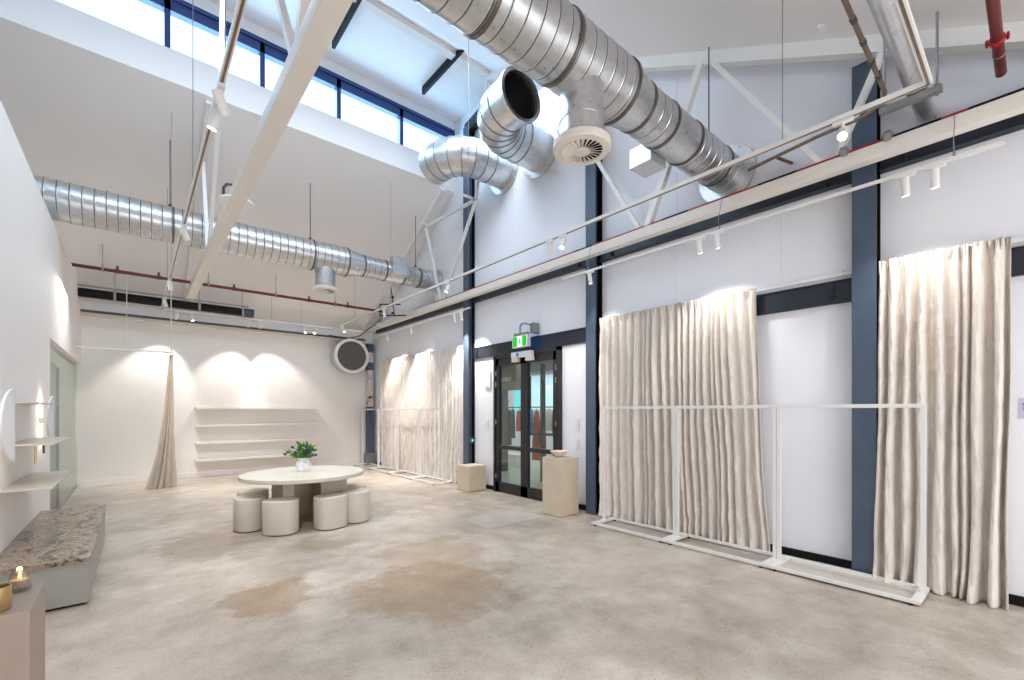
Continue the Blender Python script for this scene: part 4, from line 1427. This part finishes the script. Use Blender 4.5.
for x, y, lab in ((1.11, 6.47, 'cream stool at the left end of the table, front'), (1.37, 6.03, 'cream stool at the front left of the table, nearest the camera'),
                  (1.93, 5.92, 'cream stool at the front right of the table'), (2.31, 6.04, 'cream stool at the right end of the table, front'),
                  (1.24, 6.98, 'cream stool half hidden behind the left end stool'), (2.45, 6.52, 'cream stool half hidden behind the right end stool')):
    stool(x, y, math.atan2(y - TCY, x - TCX) + PI / 2, lab)

VX, VY = 1.80, 6.66
o = thing('vase', 'white faceted ceramic vase with green foliage on the low table', 'vase', (VX, VY, TH))
m = MB()
rows = []
for r, z in ((0.082, 0.0), (0.088, 0.01), (0.096, 0.05), (0.096, 0.10), (0.080, 0.135), (0.064, 0.15), (0.068, 0.185), (0.061, 0.185), (0.056, 0.15)):
    rows.append([(VX + r * math.cos(2 * PI * j / 9 + 0.2), VY + r * math.sin(2 * PI * j / 9 + 0.2), TH + 0.001 + z) for j in range(9)])
m.rings(rows)
m.build('vase_body', 'vase', o, smooth=0)
rnd = random.Random(11)
o = thing('flower_bunch', 'bunch of green leaves with navy and lilac flowers in the white vase', 'flowers', (VX, VY, TH + 0.16))
st, lf, ld = MB(), MB(), MB()
R_ = Vector((0.7638, -0.6455, 0))
heads = []
for i in range(34):
    az = rnd.uniform(0, 2 * PI)
    tilt = rnd.uniform(0.05, 0.92)
    L = rnd.uniform(0.13, 0.235)
    d = Vector((math.sin(tilt) * math.cos(az), math.sin(tilt) * math.sin(az), math.cos(tilt)))
    p0 = Vector((VX, VY, TH + 0.15)) + Vector((d.x, d.y, 0)) * 0.03
    p1 = p0 + d * L
    st.sweep([p0, p0 + d * L * 0.5 + Vector((0, 0, 0.015)), p1], 0.003, 5)
    heads.append((p1, d))
    for k_ in range(7):
        q = p0 + d * L * rnd.uniform(0.2, 1.0)
        dd = (d + Vector((rnd.uniform(-1, 1), rnd.uniform(-1, 1), rnd.uniform(-0.5, 0.8)))).normalized()
        ln = rnd.uniform(0.05, 0.085)
        side = dd.cross(Vector((rnd.uniform(-1, 1), rnd.uniform(-1, 1), 1))).normalized()
        nn = dd.cross(side).normalized()
        tgt = lf if rnd.random() < 0.6 else ld
        w = ln * 0.28
        a = [q, q + dd * ln * 0.4 + side * w, q + dd * ln, q + dd * ln * 0.4 - side * w]
        tgt.rings([a, [p + nn * 0.002 + (nn * 0.008 if 0 < ii < 3 else Vector()) for ii, p in enumerate(a)]])
st.build('stems', 'leaf_dark', o)
lf.build('foliage', 'leaf', o, smooth=0)
ld.build('dark_foliage', 'leaf_dark', o, smooth=0)
for (dr, dz, mt) in ((-0.185, 0.20, 'petal_dark'), (-0.085, 0.295, 'petal_dark'), (0.10, 0.30, 'petal_dark'), (0.235, 0.19, 'petal_dark'), (0.12, 0.25, 'petal_dark'), (-0.05, 0.26, 'petal_light'), (0.205, 0.225, 'petal_light'), (0.08, 0.28, 'petal_light')):
    c = Vector((VX - 0.09, VY - 0.107, TH + dz + 0.045)) + R_ * dr
    m = MB()
    for k_ in range(8):
        a = 2 * PI * k_ / 8
        dd = Vector((math.cos(a), math.sin(a), 0.4)).normalized()
        s_ = dd.cross(Vector((0, 0, 1))).normalized()
        q = [c, c + dd * 0.018 + s_ * 0.011, c + dd * 0.032, c + dd * 0.018 - s_ * 0.011]
        m.rings([q, [p + Vector((0, 0, 0.006)) for p in q]])
    m.lathe([(0.001, -0.016), (0.016, -0.006), (0.018, 0.004), (0.008, 0.016), (0.001, 0.018)], c, (0, 0, 1), 10)
    m.sweep([Vector((VX, VY, TH + 0.17)), (Vector((VX, VY, TH + 0.19)) + c) / 2, c], 0.0025, 5)
    m.build('flower', mt, o, smooth=0)

# cables and small fixings on the ceilings
o = thing('cable_run', 'thin black cable looping down at the far end of the long cream beam', 'cable', (4.7, 11.8, 3.7))
MB().sweep([(4.87, 11.0, 3.80), (4.75, 11.5, 3.70), (4.62, 11.8, 3.52), (4.4, 12.05, 3.46), (3.9, 12.1, 3.50)], 0.012, 8).build('cable', 'black', o)
o = thing('valve_pipe', 'thin black bent pipe with valves below the far duct near the wall', 'pipe', (4.5, 9.9, 4.0))
MB().sweep([(4.72, 9.6, 3.98), (4.35, 9.9, 3.98), (4.35, 9.9, 3.72), (4.80, 9.5, 3.72)], 0.014, 8).build('pipe_run', 'black', o)
m = MB()
m.tube((4.55, 9.75, 4.38), (4.62, 9.7, 3.70), 0.010, 6)
for z in (4.15, 3.98, 3.78):
    m.lathe([(0.001, -0.03), (0.03, -0.015), (0.03, 0.015), (0.001, 0.03)], (4.58, 9.73, z), (0, 0, 1), 10)
m.build('valves', 'black', o)
for x, y, lab in ((-1.3, 9.9, 'small white ceiling sensor on the low ceiling behind the far duct'), ):
    tag(MB().lathe([(0.06, 0), (0.06, 0.03), (0.03, 0.04)], (x + 1.0, y, roof_back(y) - 0.002), (0, -0.48, -0.87), 20).build('ceiling_sensor', 'white_metal'), lab, 'sensor')
tag(MB().box(4.60, 4.69, 1.22, 1.27, roof_front(1.245) - 0.022, roof_front(1.245) + 0.02, 0.004).build('ceiling_sensor', 'white_metal', smooth=0), 'small white box sensor on the sloping ceiling at upper right', 'sensor')
